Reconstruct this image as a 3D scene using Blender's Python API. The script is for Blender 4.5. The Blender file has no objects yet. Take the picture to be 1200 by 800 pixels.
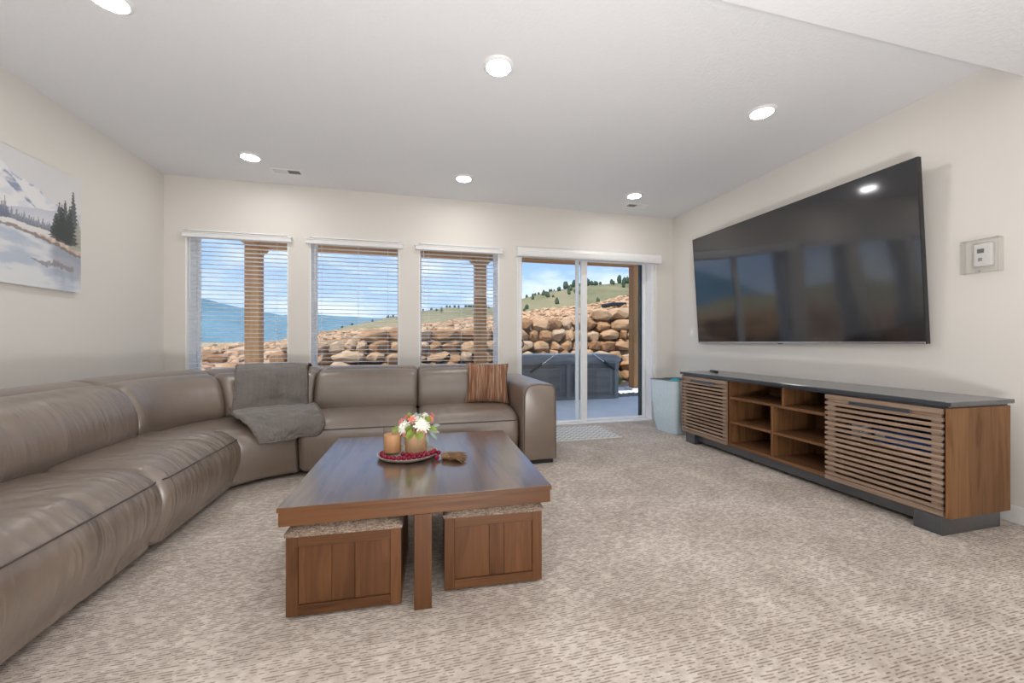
import bpy, bmesh, math, random
from mathutils import Vector, Matrix, noise
R = math.radians
rnd = random.Random(7)
S = bpy.context.scene
COL = S.collection

# ------------------------------------------------------------------ camera
cam_d = bpy.data.cameras.new('camera')
cam = bpy.data.objects.new('camera', cam_d); COL.objects.link(cam)
cam.location = (0, 0, 1.06)
cam.rotation_euler = (R(90), 0, R(-13.9))
cam_d.sensor_width = 36; cam_d.lens = 36 * 456 / 1200
cam_d.clip_start = 0.05; cam_d.clip_end = 6000
S.camera = cam

# ------------------------------------------------------------------ exposure
S.view_settings.view_transform = 'Standard'
S.view_settings.look = 'None'
S.view_settings.exposure = 0.60
S.view_settings.gamma = 1.0
S.view_settings.use_curve_mapping = False
LAMP = 63.0        # radiance of the recessed lamps

# ------------------------------------------------------------------ world
W = bpy.data.worlds.new('sky'); S.world = W; W.use_nodes = True
nt = W.node_tree; nt.nodes.clear()
def N(nt, t, **kw):
    n = nt.nodes.new(t)
    for k, v in kw.items(): setattr(n, k, v)
    return n
def ramp(nt, stops, interp='LINEAR'):
    n = N(nt, 'ShaderNodeValToRGB'); cr = n.color_ramp; cr.interpolation = interp
    while len(cr.elements) < len(stops): cr.elements.new(0.5)
    for e, (p, c) in zip(cr.elements, stops):
        e.position = p; e.color = (c[0], c[1], c[2], 1)
    return n
def wire(nt, a, b): nt.links.new(a, b)
tc = N(nt, 'ShaderNodeTexCoord'); sx = N(nt, 'ShaderNodeSeparateXYZ'); wire(nt, tc.outputs['Generated'], sx.inputs[0])
rp = ramp(nt, [(0.0, (.56, .68, .88)), (0.10, (.38, .55, .86)), (0.30, (.23, .41, .78)), (1.0, (.12, .26, .64))])
wire(nt, sx.outputs['Z'], rp.inputs[0])
mp = N(nt, 'ShaderNodeMapping'); mp.inputs['Scale'].default_value = (2.2, 2.2, 6.5); mp.inputs['Location'].default_value = (1.3, .35, .2)
wire(nt, tc.outputs['Generated'], mp.inputs[0])
nz = N(nt, 'ShaderNodeTexNoise'); nz.inputs['Scale'].default_value = 1.6; nz.inputs['Detail'].default_value = 7; nz.inputs['Roughness'].default_value = .58
wire(nt, mp.outputs[0], nz.inputs['Vector'])
cm = ramp(nt, [(0.47, (0, 0, 0)), (0.70, (.85, .85, .85))]); wire(nt, nz.outputs['Fac'], cm.inputs[0])
mx = N(nt, 'ShaderNodeMixRGB'); wire(nt, cm.outputs[0], mx.inputs[0]); wire(nt, rp.outputs[0], mx.inputs[1]); mx.inputs[2].default_value = (.90, .93, .97, 1)
bg = N(nt, 'ShaderNodeBackground'); bg.inputs['Strength'].default_value = 0.98; wire(nt, mx.outputs[0], bg.inputs[0])
wo = N(nt, 'ShaderNodeOutputWorld'); wire(nt, bg.outputs[0], wo.inputs[0])

# ------------------------------------------------------------------ sun and large lights
sd = bpy.data.lights.new('sun', 'SUN'); sun = bpy.data.objects.new('sun', sd); COL.objects.link(sun)
sd.energy = 4.2; sd.angle = R(0.6); sd.color = (1, .95, .86)
sun.rotation_euler = Vector((.42, .48, -1.0)).to_track_quat('-Z', 'Y').to_euler()

def area(name, loc, aim, sx_, sy_, power, color=(1, 1, 1)):
    d = bpy.data.lights.new(name, 'AREA'); d.shape = 'RECTANGLE'; d.size = sx_; d.size_y = sy_; d.energy = power; d.color = color
    o = bpy.data.objects.new(name, d); COL.objects.link(o); o.location = loc
    o.rotation_euler = Vector(aim).to_track_quat('-Z', 'Y').to_euler()
    return o
# added unseen fill lights behind the camera, standing in for lamps and bounced flash
area('rear_fill', (.5, -2.2, 2.56), (0, 0, -1), 3.6, 1.6, 30, (1, .975, .95))
area('bounce_fill', (.4, -.7, .2), (-.12, .3, 1), .7, .7, 84, (1, .99, .985))

# ------------------------------------------------------------------ materials
def newmat(name):
    m = bpy.data.materials.new(name); m.use_nodes = True
    nt = m.node_tree; b = nt.nodes['Principled BSDF']
    return m, nt, b
def setp(b, **kw):
    names = dict(color='Base Color', rough='Roughness', metal='Metallic', spec='Specular IOR Level', coat='Coat Weight',
                 coatr='Coat Roughness', trans='Transmission Weight', ior='IOR', sheen='Sheen Weight', sheenr='Sheen Roughness', sss='Subsurface Weight', coati='Coat IOR')
    for k, v in kw.items():
        if k == 'color': v = (v[0], v[1], v[2], 1)
        b.inputs[names[k]].default_value = v
def coords(nt, scale=(1, 1, 1), kind='Object', rand=False, rot=(0, 0, 0)):
    tc = N(nt, 'ShaderNodeTexCoord'); mp = N(nt, 'ShaderNodeMapping')
    mp.inputs['Scale'].default_value = scale; mp.inputs['Rotation'].default_value = rot
    out = tc.outputs[kind]
    if rand:
        oi = N(nt, 'ShaderNodeObjectInfo'); mul = N(nt, 'ShaderNodeMath', operation='MULTIPLY'); mul.inputs[1].default_value = 17.0
        wire(nt, oi.outputs['Random'], mul.inputs[0])
        ad = N(nt, 'ShaderNodeVectorMath', operation='ADD'); wire(nt, out, ad.inputs[0]); wire(nt, mul.outputs[0], ad.inputs[1]); out = ad.outputs[0]
    wire(nt, out, mp.inputs[0])
    return mp.outputs[0]
def noise_n(nt, vec, scale=5, detail=4, rough=.5, dist=0):
    n = N(nt, 'ShaderNodeTexNoise'); n.inputs['Scale'].default_value = scale; n.inputs['Detail'].default_value = detail
    n.inputs['Roughness'].default_value = rough; n.inputs['Distortion'].default_value = dist
    if vec is not None: wire(nt, vec, n.inputs['Vector'])
    return n.outputs['Fac']
def bump(nt, b, h, strength=.3, dist=.01):
    n = N(nt, 'ShaderNodeBump'); n.inputs['Strength'].default_value = strength; n.inputs['Distance'].default_value = dist
    wire(nt, h, n.inputs['Height']); wire(nt, n.outputs[0], b.inputs['Normal']); return n
def math_n(nt, op, a, b=None):
    n = N(nt, 'ShaderNodeMath', operation=op)
    for i, v in enumerate((a, b)):
        if v is None: continue
        if isinstance(v, (int, float)): n.inputs[i].default_value = v
        else: wire(nt, v, n.inputs[i])
    return n.outputs[0]
def plain(name, c, rough=.5, var=.04, nscale=30, bumpk=0.0, **kw):
    m, nt, b = newmat(name); setp(b, rough=rough, **kw)
    v = coords(nt); f = noise_n(nt, v, nscale, 3)
    r = ramp(nt, [(.25, [x * (1 - var) for x in c]), (.75, [min(1, x * (1 + var)) for x in c])])
    wire(nt, f, r.inputs[0]); wire(nt, r.outputs[0], b.inputs['Base Color'])
    if bumpk: bump(nt, b, f, bumpk, .002)
    return m
def wood(name, dark, light, axis='x', rough=.35, fine=1.0, coat=0.0, lines=.5, specv=.5, coati=1.5):
    m, nt, b = newmat(name); setp(b, rough=rough, coat=coat, coatr=.17, spec=specv, coati=coati)
    i = 'xyz'.index(axis)
    s1 = [9 * fine] * 3; s1[i] = .8 * fine
    v = coords(nt, s1, rand=True)
    f1 = noise_n(nt, v, 1.0, 5, .55, .6)
    s2 = [90 * fine] * 3; s2[i] = 3 * fine
    f2 = noise_n(nt, coords(nt, s2, rand=True), 1.0, 3, .6)
    ring = math_n(nt, 'SINE', math_n(nt, 'MULTIPLY', f1, 42.0))
    ring = math_n(nt, 'MULTIPLY', math_n(nt, 'ADD', ring, 1.0), .5)
    ring = math_n(nt, 'POWER', ring, 3.0)
    mixv = math_n(nt, 'ADD', math_n(nt, 'MULTIPLY', f1, .75), math_n(nt, 'MULTIPLY', f2, .35))
    mixv = math_n(nt, 'SUBTRACT', mixv, math_n(nt, 'MULTIPLY', ring, .16 * lines))
    r = ramp(nt, [(.25, dark), (.52, [(a + c) / 2 for a, c in zip(dark, light)]), (.75, light)])
    wire(nt, mixv, r.inputs[0]); wire(nt, r.outputs[0], b.inputs['Base Color'])
    bump(nt, b, f2, .12, .002)
    return m
def glass_thin(name, tint=(1, 1, 1), gloss=.08, rough=0.0):
    m = bpy.data.materials.new(name); m.use_nodes = True; nt = m.node_tree; nt.nodes.clear()
    t = N(nt, 'ShaderNodeBsdfTransparent'); t.inputs[0].default_value = (*tint, 1)
    g = N(nt, 'ShaderNodeBsdfGlossy'); g.inputs['Roughness'].default_value = rough
    ge = N(nt, 'ShaderNodeNewGeometry'); dt = N(nt, 'ShaderNodeVectorMath', operation='DOT_PRODUCT'); wire(nt, ge.outputs['Incoming'], dt.inputs[0]); wire(nt, ge.outputs['Normal'], dt.inputs[1])
    c5 = math_n(nt, 'POWER', math_n(nt, 'SUBTRACT', 1.0, math_n(nt, 'ABSOLUTE', dt.outputs['Value'])), 5.0)
    k = math_n(nt, 'ADD', math_n(nt, 'MULTIPLY', c5, .8), gloss)
    mixs = N(nt, 'ShaderNodeMixShader'); wire(nt, k, mixs.inputs[0]); wire(nt, t.outputs[0], mixs.inputs[1]); wire(nt, g.outputs[0], mixs.inputs[2])
    o = N(nt, 'ShaderNodeOutputMaterial'); wire(nt, mixs.outputs[0], o.inputs[0]); return m
M = {}
def wall_mat(name, c, sc, bk):
    m, nt, b = newmat(name); setp(b, color=c, rough=.85, spec=.2)
    f = noise_n(nt, coords(nt), sc, 3, .55); bump(nt, b, f, bk, .004); return m
M['wall'] = wall_mat('wall_paint', (.76, .73, .685), 70, .10)
M['ceiling'] = wall_mat('ceiling_texture', (.80, .81, .825), 55, .45)
M['white'] = plain('white_trim_paint', (.84, .84, .835), .4, .02)
M['jamb'] = plain('white_jamb_paint', (.93, .93, .925), .35, .01)
M['vinyl'] = plain('white_vinyl', (.90, .905, .905), .35, .02)
def slat_mat():
    m, nt, b = newmat('white_blind_slat'); setp(b, color=(.90, .90, .89), rough=.35)
    tr = N(nt, 'ShaderNodeBsdfTranslucent'); tr.inputs[0].default_value = (.9, .9, .9, 1); x = N(nt, 'ShaderNodeMixShader'); x.inputs[0].default_value = .35
    o = nt.nodes['Material Output']; wire(nt, b.outputs[0], x.inputs[1]); wire(nt, tr.outputs[0], x.inputs[2]); wire(nt, x.outputs[0], o.inputs[0]); return m
M['slat'] = slat_mat()
M['cord'] = plain('white_cord', (.75, .75, .74), .6)
M['black'] = plain('black_plastic', (.012, .013, .014), .4, .1)
M['darkgreen'] = plain('dark_screen_frame', (.02, .035, .035), .45, .1)
M['glass'] = glass_thin('window_glass', (.97, .985, .98), .03)
M['clear'] = glass_thin('clear_plastic', (.965, .965, .96), .045)
M['jar'] = glass_thin('jar_glass', (.96, .955, .94), .05)
M['chrome'] = plain('brushed_steel', (.62, .62, .63), .25, .05, metal=1.0)
M['wallplate'] = plain('ivory_plastic', (.80, .80, .79), .35, .02)
M['screen_grey'] = plain('grey_liquid_crystal', (.16, .18, .17), .3, .1)

def carpet():
    m, nt, b = newmat('loop_carpet'); setp(b, rough=.95, spec=.1)
    big = noise_n(nt, coords(nt), 2.6, 4, .6, .4)
    mid = noise_n(nt, coords(nt, (22, 40, 1)), 1.0, 3, .6)
    sp = N(nt, 'ShaderNodeSeparateXYZ'); wire(nt, coords(nt), sp.inputs[0])
    wob = math_n(nt, 'MULTIPLY', noise_n(nt, coords(nt), 5.0, 1), .012)
    yr = math_n(nt, 'MULTIPLY', math_n(nt, 'ADD', sp.outputs[1], wob), 92.0); ri = math_n(nt, 'FLOOR', yr); rf = math_n(nt, 'FRACT', yr)
    cx = N(nt, 'ShaderNodeCombineXYZ'); wire(nt, math_n(nt, 'MULTIPLY', sp.outputs[0], 33.0), cx.inputs[0]); wire(nt, math_n(nt, 'MULTIPLY', ri, 7.31), cx.inputs[1])
    dn = noise_n(nt, cx.outputs[0], 1.0, 1.5, .5)
    seg = ramp(nt, [(.46, (0, 0, 0)), (.54, (1, 1, 1))]); wire(nt, dn, seg.inputs[0])
    gap = math_n(nt, 'LESS_THAN', rf, .42)
    dash = math_n(nt, 'SUBTRACT', 1.0, math_n(nt, 'MULTIPLY', seg.outputs[0], gap))
    fine = noise_n(nt, coords(nt), 260, 2, .6)
    dk = ramp(nt, [(0, (0, 0, 0)), (1, (1, 1, 1))]); wire(nt, dash, dk.inputs[0])
    base = ramp(nt, [(.36, (.51, .435, .38)), (.50, (.65, .57, .505)), (.62, (.79, .71, .64))])
    tot = math_n(nt, 'ADD', math_n(nt, 'MULTIPLY', big, .5), math_n(nt, 'MULTIPLY', mid, .5)); wire(nt, tot, base.inputs[0])
    mx = N(nt, 'ShaderNodeMixRGB', blend_type='MULTIPLY'); mx.inputs[0].default_value = 1
    sh = ramp(nt, [(0, (.56, .52, .49)), (1, (1, 1, 1))]); wire(nt, dk.outputs[0], sh.inputs[0])
    wire(nt, base.outputs[0], mx.inputs[1]); wire(nt, sh.outputs[0], mx.inputs[2]); wire(nt, mx.outputs[0], b.inputs['Base Color'])
    h = math_n(nt, 'ADD', dk.outputs[0], math_n(nt, 'MULTIPLY', fine, .8)); bump(nt, b, h, .7, .006)
    return m
M['carpet'] = carpet()

def leather():
    m, nt, b = newmat('taupe_leather'); setp(b, rough=.42, spec=.5, coat=.8, coatr=.35, coati=1.8)
    f = noise_n(nt, coords(nt), 3.0, 4, .55)
    r = ramp(nt, [(.3, (.155, .114, .087)), (.7, (.207, .158, .125))]); wire(nt, f, r.inputs[0]); wire(nt, r.outputs[0], b.inputs['Base Color'])
    rr = ramp(nt, [(.3, (.34, .34, .34)), (.7, (.48, .48, .48))]); wire(nt, f, rr.inputs[0]); wire(nt, rr.outputs[0], b.inputs['Roughness'])
    grain = noise_n(nt, coords(nt), 420, 2, .6)
    uv = N(nt, 'ShaderNodeUVMap'); mp = N(nt, 'ShaderNodeMapping'); mp.inputs['Scale'].default_value = (17, 2.6, 1); wire(nt, uv.outputs[0], mp.inputs[0])
    wr = noise_n(nt, mp.outputs[0], 1.0, 2.5, .5, 1.2)
    mask = noise_n(nt, coords(nt), 3.2, 1); mk = ramp(nt, [(.42, (0.12, .12, .12)), (.66, (1, 1, 1))]); wire(nt, mask, mk.inputs[0])
    att = N(nt, 'ShaderNodeAttribute', attribute_name='wrinkle')
    w = math_n(nt, 'MULTIPLY', math_n(nt, 'MULTIPLY', wr, mk.outputs[0]), att.outputs['Fac'])
    h = math_n(nt, 'ADD', math_n(nt, 'MULTIPLY', w, 1.0), math_n(nt, 'MULTIPLY', grain, .018)); bump(nt, b, h, .75, .032)
    return m
M['leather'] = leather()
M['stitch'] = plain('dark_stitching', (.06, .045, .038), .7)

M['table_top'] = wood('table_walnut_top', (.040, .018, .010), (.150, .072, .038), 'y', .30, .62, 1.0, 1.7, .5, 2.7)
M['table_edge'] = wood('table_walnut_edge', (.050, .020, .008), (.145, .062, .024), 'x', .42, 1.0, 0, .6, .22)
M['table_leg'] = wood('table_walnut_upright', (.050, .020, .008), (.15, .063, .025), 'z', .42, 1.0, 0, .6, .22)
M['con_x'] = wood('console_walnut_deep', (.10, .045, .018), (.25, .118, .05), 'x', .48, 1.0, 0, .6, .22)
M['con_y'] = wood('console_walnut_long', (.105, .048, .021), (.26, .128, .06), 'y', .48, 1.2, 0, .6, .22)
M['con_z'] = wood('console_walnut_upright', (.125, .056, .022), (.30, .15, .065), 'z', .48, .8, 0, 1.0, .22)
M['slat_wood'] = wood('slat_walnut', (.18, .115, .08), (.46, .335, .25), 'y', .48, 1.4, 0, .6, .3)
M['con_top'] = wood('console_black_sheen', (.018, .024, .032), (.050, .062, .078), 'y', .32, 1.2, .7, .4, .5, 2.0)  # blue of the window reflection is tinted into the black
M['cedar_z'] = wood('cedar_upright', (.30, .125, .035), (.58, .30, .115), 'z', .6, .7)
M['cedar_x'] = wood('cedar_beam', (.28, .12, .04), (.52, .27, .11), 'x', .6, .7)
M['cedar_y'] = wood('cedar_boards', (.28, .12, .04), (.52, .27, .11), 'y', .6, .7)

def tweed(name, c1, c2, c3, sc=(170, 170, 170), k=.5):
    m, nt, b = newmat(name); setp(b, rough=.95, spec=.1)
    f = noise_n(nt, coords(nt, sc), 1.0, 3, .7); g = noise_n(nt, coords(nt, (sc[0] * .25, sc[1], sc[2] * 2)), 1.0, 2, .6)
    t = math_n(nt, 'ADD', math_n(nt, 'MULTIPLY', f, .55), math_n(nt, 'MULTIPLY', g, .45))
    r = ramp(nt, [(.35, c1), (.5, c2), (.66, c3)]); wire(nt, t, r.inputs[0]); wire(nt, r.outputs[0], b.inputs['Base Color']); bump(nt, b, t, k, .004)
    return m
M['tweed'] = tweed('brown_tweed', (.075, .05, .038), (.20, .15, .115), (.40, .32, .26))
def fleece():
    m, nt, b = newmat('grey_fleece'); setp(b, rough=1.0, spec=.05, sheen=.35, sheenr=.5)
    f = noise_n(nt, coords(nt), 55, 4, .65); g = noise_n(nt, coords(nt), 5, 3)
    r = ramp(nt, [(.3, (.135, .120, .110)), (.7, (.225, .205, .19))]); wire(nt, math_n(nt, 'ADD', math_n(nt, 'MULTIPLY', f, .45), math_n(nt, 'MULTIPLY', g, .55)), r.inputs[0]); wire(nt, r.outputs[0], b.inputs['Base Color'])
    sp = N(nt, 'ShaderNodeUVMap'); q = N(nt, 'ShaderNodeSeparateXYZ'); wire(nt, sp.outputs[0], q.inputs[0])
    rib = math_n(nt, 'POWER', math_n(nt, 'ABSOLUTE', math_n(nt, 'SINE', math_n(nt, 'MULTIPLY', q.outputs[0], 42.0))), .35)
    h = math_n(nt, 'ADD', math_n(nt, 'MULTIPLY', f, .6), math_n(nt, 'MULTIPLY', rib, .8)); bump(nt, b, h, .6, .008)
    return m
M['throw'] = fleece()
M['hem'] = tweed('grey_fleece_hem', (.11, .09, .078), (.19, .16, .14), (.30, .26, .235), (120, 120, 120), .8)

def stripes():
    m, nt, b = newmat('striped_cloth'); setp(b, rough=.95, spec=.1, sheen=.1)
    v = coords(nt, (34, .6, .6)); f = noise_n(nt, v, 1.0, 3, .75)
    r = ramp(nt, [(.28, (.05, .028, .02)), (.37, (.26, .095, .045)), (.42, (.36, .17, .09)), (.455, (.07, .05, .042)), (.49, (.33, .14, .07)), (.52, (.52, .38, .27)), (.55, (.09, .06, .048)), (.59, (.36, .13, .055)), (.64, (.44, .28, .18)), (.70, (.07, .045, .035))])
    wire(nt, f, r.inputs[0]); wire(nt, r.outputs[0], b.inputs['Base Color'])
    g = noise_n(nt, coords(nt, (140, 90, 90)), 1.0, 2); bump(nt, b, g, .6, .004); return m
M['stripes'] = stripes()

def rock_mat(name, cols, bumps=.6, sc=3.0):
    m, nt, b = newmat(name); setp(b, rough=.9, spec=.15)
    v = coords(nt, (1, 1, 2.6), rand=True); f = noise_n(nt, v, sc, 7, .7, .5)
    oi = N(nt, 'ShaderNodeObjectInfo'); t = math_n(nt, 'ADD', math_n(nt, 'MULTIPLY', f, .55), math_n(nt, 'MULTIPLY', oi.outputs['Random'], .45))
    r = ramp(nt, [(.18 + .16 * i, c) for i, c in enumerate(cols)]); wire(nt, t, r.inputs[0]); wire(nt, r.outputs[0], b.inputs['Base Color'])
    h = noise_n(nt, v, sc * 2.2, 6, .7); bump(nt, b, h, bumps, .16); return m
M['boulder'] = rock_mat('sandstone', [(.20, .105, .055), (.37, .205, .105), (.47, .29, .165), (.54, .385, .26), (.46, .40, .335)])
M['rubble'] = rock_mat('broken_sandstone', [(.33, .19, .11), (.43, .26, .155), (.50, .34, .22), (.55, .42, .31), (.46, .40, .34)], .6, .9)
M['dirt'] = rock_mat('dry_dirt', [(.27, .17, .10), (.34, .22, .14), (.40, .27, .17), (.45, .32, .22), (.42, .33, .25)], .8, 1.2)
def hill_mat(name, cols, sc):
    m, nt, b = newmat(name); setp(b, rough=1, spec=0)
    f = noise_n(nt, coords(nt), sc, 7, .62); r = ramp(nt, [(.32 + .12 * i, c) for i, c in enumerate(cols)]); wire(nt, f, r.inputs[0]); wire(nt, r.outputs[0], b.inputs['Base Color'])
    return m
M['hill'] = hill_mat('sage_hillside', [(.115, .12, .07), (.165, .16, .095), (.21, .19, .12), (.25, .205, .13)], .055)
M['field'] = hill_mat('dry_field', [(.19, .19, .10), (.30, .26, .15), (.36, .30, .19), (.38, .32, .22)], .06)
M['mountain'] = hill_mat('hazy_mountain', [(.085, .165, .225), (.10, .19, .255), (.115, .21, .28), (.135, .235, .305)], .012)  # blue aerial haze is put into the slope colour
M['tree'] = hill_mat('conifer_green', [(.03, .055, .035), (.045, .075, .045), (.06, .09, .055), (.075, .11, .065)], 1.2)
M['concrete'] = plain('patio_concrete', (.68, .69, .69), .85, .08, 4, .2)
M['gravel'] = rock_mat('grey_gravel', [(.10, .10, .10), (.16, .155, .15), (.22, .21, .20), (.3, .28, .26), (.2, .2, .2)], .4, 8)
M['tub'] = wood('tub_skirt_grey', (.085, .082, .080), (.17, .165, .16), 'x', .55, 1.2)
M['tubframe'] = plain('tub_trim_grey', (.16, .165, .17), .5, .06)
M['tubcover'] = plain('grey_vinyl_cover', (.17, .185, .20), .45, .1, 6)
M['felt'] = plain('window_lit_felt', (.60, .73, .81), .95, .06, 40, .3)  # grey felt, with blue window light put into its colour
M['felt_in'] = plain('grey_felt', (.22, .215, .21), .95, .08, 60, .3)
M['turq'] = plain('turquoise_cloth', (.05, .47, .56), .9, .12, 20, .4)
M['blue'] = plain('blue_card', (.03, .17, .62), .45, .1)
M['paper'] = plain('white_paper', (.78, .78, .77), .7)
M['tray'] = plain('stoneware', (.40, .36, .32), .45, .06, 60)
M['wax'] = plain('peach_wax', (.72, .40, .20), .5, .05, 20, sss=.15)
M['terra'] = plain('speckled_tan_pot', (.55, .36, .21), .75, .12, 160, .2)
M['petal_w'] = plain('white_petal', (.86, .83, .74), .7, .05)
M['petal_p'] = plain('coral_petal', (.80, .24, .18), .7, .2, 40)
M['leaf'] = plain('lime_leaf', (.20, .29, .04), .5, .25, 40)
M['leaf_grey'] = plain('silvery_leaf', (.25, .31, .27), .6, .2, 40)
M['jute'] = tweed('jute_fibre', (.14, .075, .035), (.29, .175, .095), (.46, .31, .19), (260, 260, 40), .9)
def bead_mat():
    m, nt, b = newmat('cranberry_glass'); setp(b, color=(.55, .012, .075), rough=.06, trans=.45, ior=1.45)
    f = noise_n(nt, coords(nt), 60, 1); r = ramp(nt, [(.3, (.30, .004, .035)), (.7, (.50, .012, .075))]); wire(nt, f, r.inputs[0]); wire(nt, r.outputs[0], b.inputs['Base Color'])
    return m
M['bead'] = bead_mat()
def emit(name, c, s):
    m, nt, b = newmat(name); setp(b, color=(.9, .9, .9)); b.inputs['Emission Color'].default_value = (*c, 1); b.inputs['Emission Strength'].default_value = s; return m
M['lamp'] = emit('lamp_diffuser', (1, .972, .935), LAMP)
def tv_mat():
    m = bpy.data.materials.new('television_glass'); m.use_nodes = True; nt = m.node_tree; nt.nodes.clear()
    d = N(nt, 'ShaderNodeBsdfDiffuse'); d.inputs[0].default_value = (.012, .012, .013, 1)
    g = N(nt, 'ShaderNodeBsdfGlossy'); g.inputs['Roughness'].default_value = .075; g.inputs[0].default_value = (.95, .96, 1, 1)
    fr = N(nt, 'ShaderNodeFresnel'); fr.inputs[0].default_value = 1.5
    k = math_n(nt, 'ADD', math_n(nt, 'MULTIPLY', fr.outputs[0], 1.0), .06)
    h = noise_n(nt, coords(nt), .9, 1); bp = N(nt, 'ShaderNodeBump'); bp.inputs['Strength'].default_value = .05; bp.inputs['Distance'].default_value = .25
    wire(nt, h, bp.inputs['Height']); wire(nt, bp.outputs[0], g.inputs['Normal'])
    x = N(nt, 'ShaderNodeMixShader'); wire(nt, k, x.inputs[0]); wire(nt, d.outputs[0], x.inputs[1]); wire(nt, g.outputs[0], x.inputs[2])
    o = N(nt, 'ShaderNodeOutputMaterial'); wire(nt, x.outputs[0], o.inputs[0]); return m
M['tv'] = tv_mat()
def mat_pattern():
    m, nt, b = newmat('woven_mat'); setp(b, rough=.95, spec=.1)
    v = coords(nt); sp = N(nt, 'ShaderNodeSeparateXYZ'); wire(nt, v, sp.inputs[0])
    zig = math_n(nt, 'PINGPONG', math_n(nt, 'MULTIPLY', sp.outputs[0], 1.0), .035)
    t = math_n(nt, 'FRACT', math_n(nt, 'MULTIPLY', math_n(nt, 'ADD', sp.outputs[1], zig), 13.0))
    r = ramp(nt, [(.0, (.78, .77, .74)), (.60, (.78, .77, .74)), (.66, (.40, .41, .40)), (.94, (.40, .41, .40)), (1, (.78, .77, .74))]); wire(nt, t, r.inputs[0]); wire(nt, r.outputs[0], b.inputs['Base Color'])
    bump(nt, b, noise_n(nt, v, 220, 2), .5, .004); return m
M['doormat'] = mat_pattern()
def canvas_mat():
    m, nt, b = newmat('painted_canvas'); setp(b, rough=.8, spec=.2)
    a = N(nt, 'ShaderNodeAttribute', attribute_name='paint'); wire(nt, a.outputs['Color'], b.inputs['Base Color'])
    bump(nt, b, noise_n(nt, coords(nt), 350, 2), .2, .002); return m
M['canvas'] = canvas_mat()

# ------------------------------------------------------------------ mesh helpers
class MB:
    def __init__(s): s.v = []; s.f = []; s.uv = None; s.wr = None
    def add(s, verts, faces):
        k = len(s.v); s.v += [tuple(p) for p in verts]; s.f += [tuple(i + k for i in f) for f in faces]; return s
    def box(s, x0, x1, y0, y1, z0, z1, bev=0.0, seg=2, mtx=None):
        if bev <= 0:
            vs = [(x0, y0, z0), (x1, y0, z0), (x1, y1, z0), (x0, y1, z0), (x0, y0, z1), (x1, y0, z1), (x1, y1, z1), (x0, y1, z1)]
            fs = [(0, 3, 2, 1), (4, 5, 6, 7), (0, 1, 5, 4), (1, 2, 6, 5), (2, 3, 7, 6), (3, 0, 4, 7)]
        else:
            bm = bmesh.new(); bmesh.ops.create_cube(bm, size=1)
            for v in bm.verts: v.co = Vector(((x0 + x1) / 2 + v.co.x * (x1 - x0), (y0 + y1) / 2 + v.co.y * (y1 - y0), (z0 + z1) / 2 + v.co.z * (z1 - z0)))
            bmesh.ops.bevel(bm, geom=bm.edges[:], offset=bev, segments=seg, profile=.5, affect='EDGES')
            bm.verts.index_update(); vs = [tuple(v.co) for v in bm.verts]; fs = [tuple(v.index for v in f.verts) for f in bm.faces]; bm.free()
        if mtx is not None: vs = [tuple(mtx @ Vector(p)) for p in vs]
        return s.add(vs, fs)
    def tube(s, pts, r, n=8, cap=True):
        pts = [Vector(p) for p in pts]; m = len(pts); rs = r if isinstance(r, (list, tuple)) else [r] * m
        vs = []; fs = []; prev = None
        for i, p in enumerate(pts):
            d = (pts[min(i + 1, m - 1)] - pts[max(i - 1, 0)]).normalized()
            if prev is None: a = d.orthogonal().normalized()
            else:
                a = prev - d * prev.dot(d); a = a.normalized() if a.length > 1e-6 else d.orthogonal().normalized()
            prev = a; b = d.cross(a)
            for j in range(n):
                t = 2 * math.pi * j / n; vs.append(p + (a * math.cos(t) + b * math.sin(t)) * rs[i])
        for i in range(m - 1):
            for j in range(n): fs.append((i * n + j, i * n + (j + 1) % n, (i + 1) * n + (j + 1) % n, (i + 1) * n + j))
        if cap: fs.append(tuple(range(n - 1, -1, -1))); fs.append(tuple((m - 1) * n + j for j in range(n)))
        return s.add(vs, fs)
    def lathe(s, prof, n=32, c=(0, 0, 0), close=False):
        vs = []; fs = []; m = len(prof)
        for r_, z in prof:
            for j in range(n):
                t = 2 * math.pi * j / n; vs.append((c[0] + r_ * math.cos(t), c[1] + r_ * math.sin(t), c[2] + z))
        for i in range(m - 1):
            for j in range(n): fs.append((i * n + j, i * n + (j + 1) % n, (i + 1) * n + (j + 1) % n, (i + 1) * n + j))
        if close:
            for j in range(n): fs.append(((m - 1) * n + j, (m - 1) * n + (j + 1) % n, (j + 1) % n, j))
        else:
            if prof[0][0] > 1e-5: fs.append(tuple(range(n - 1, -1, -1)))
            if prof[-1][0] > 1e-5: fs.append(tuple((m - 1) * n + j for j in range(n)))
        return s.add(vs, fs)
    def sphere(s, c, r, u=12, v=8, sc=(1, 1, 1)):
        bm = bmesh.new(); bmesh.ops.create_uvsphere(bm, u_segments=u, v_segments=v, radius=r); bm.verts.index_update()
        vs = [(c[0] + p.co.x * sc[0], c[1] + p.co.y * sc[1], c[2] + p.co.z * sc[2]) for p in bm.verts]; fs = [tuple(q.index for q in f.verts) for f in bm.faces]; bm.free()
        return s.add(vs, fs)
    def prism(s, poly, x0, x1, axis='x'):
        n = len(poly); vs = []
        for x in (x0, x1):
            for a, b in poly: vs.append((x, a, b) if axis == 'x' else ((a, x, b) if axis == 'y' else (a, b, x)))
        fs = [tuple(range(n)), tuple(range(2 * n - 1, n - 1, -1))] + [(i, i + n, (i + 1) % n + n, (i + 1) % n) for i in range(n)]
        return s.add(vs, fs)

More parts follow.
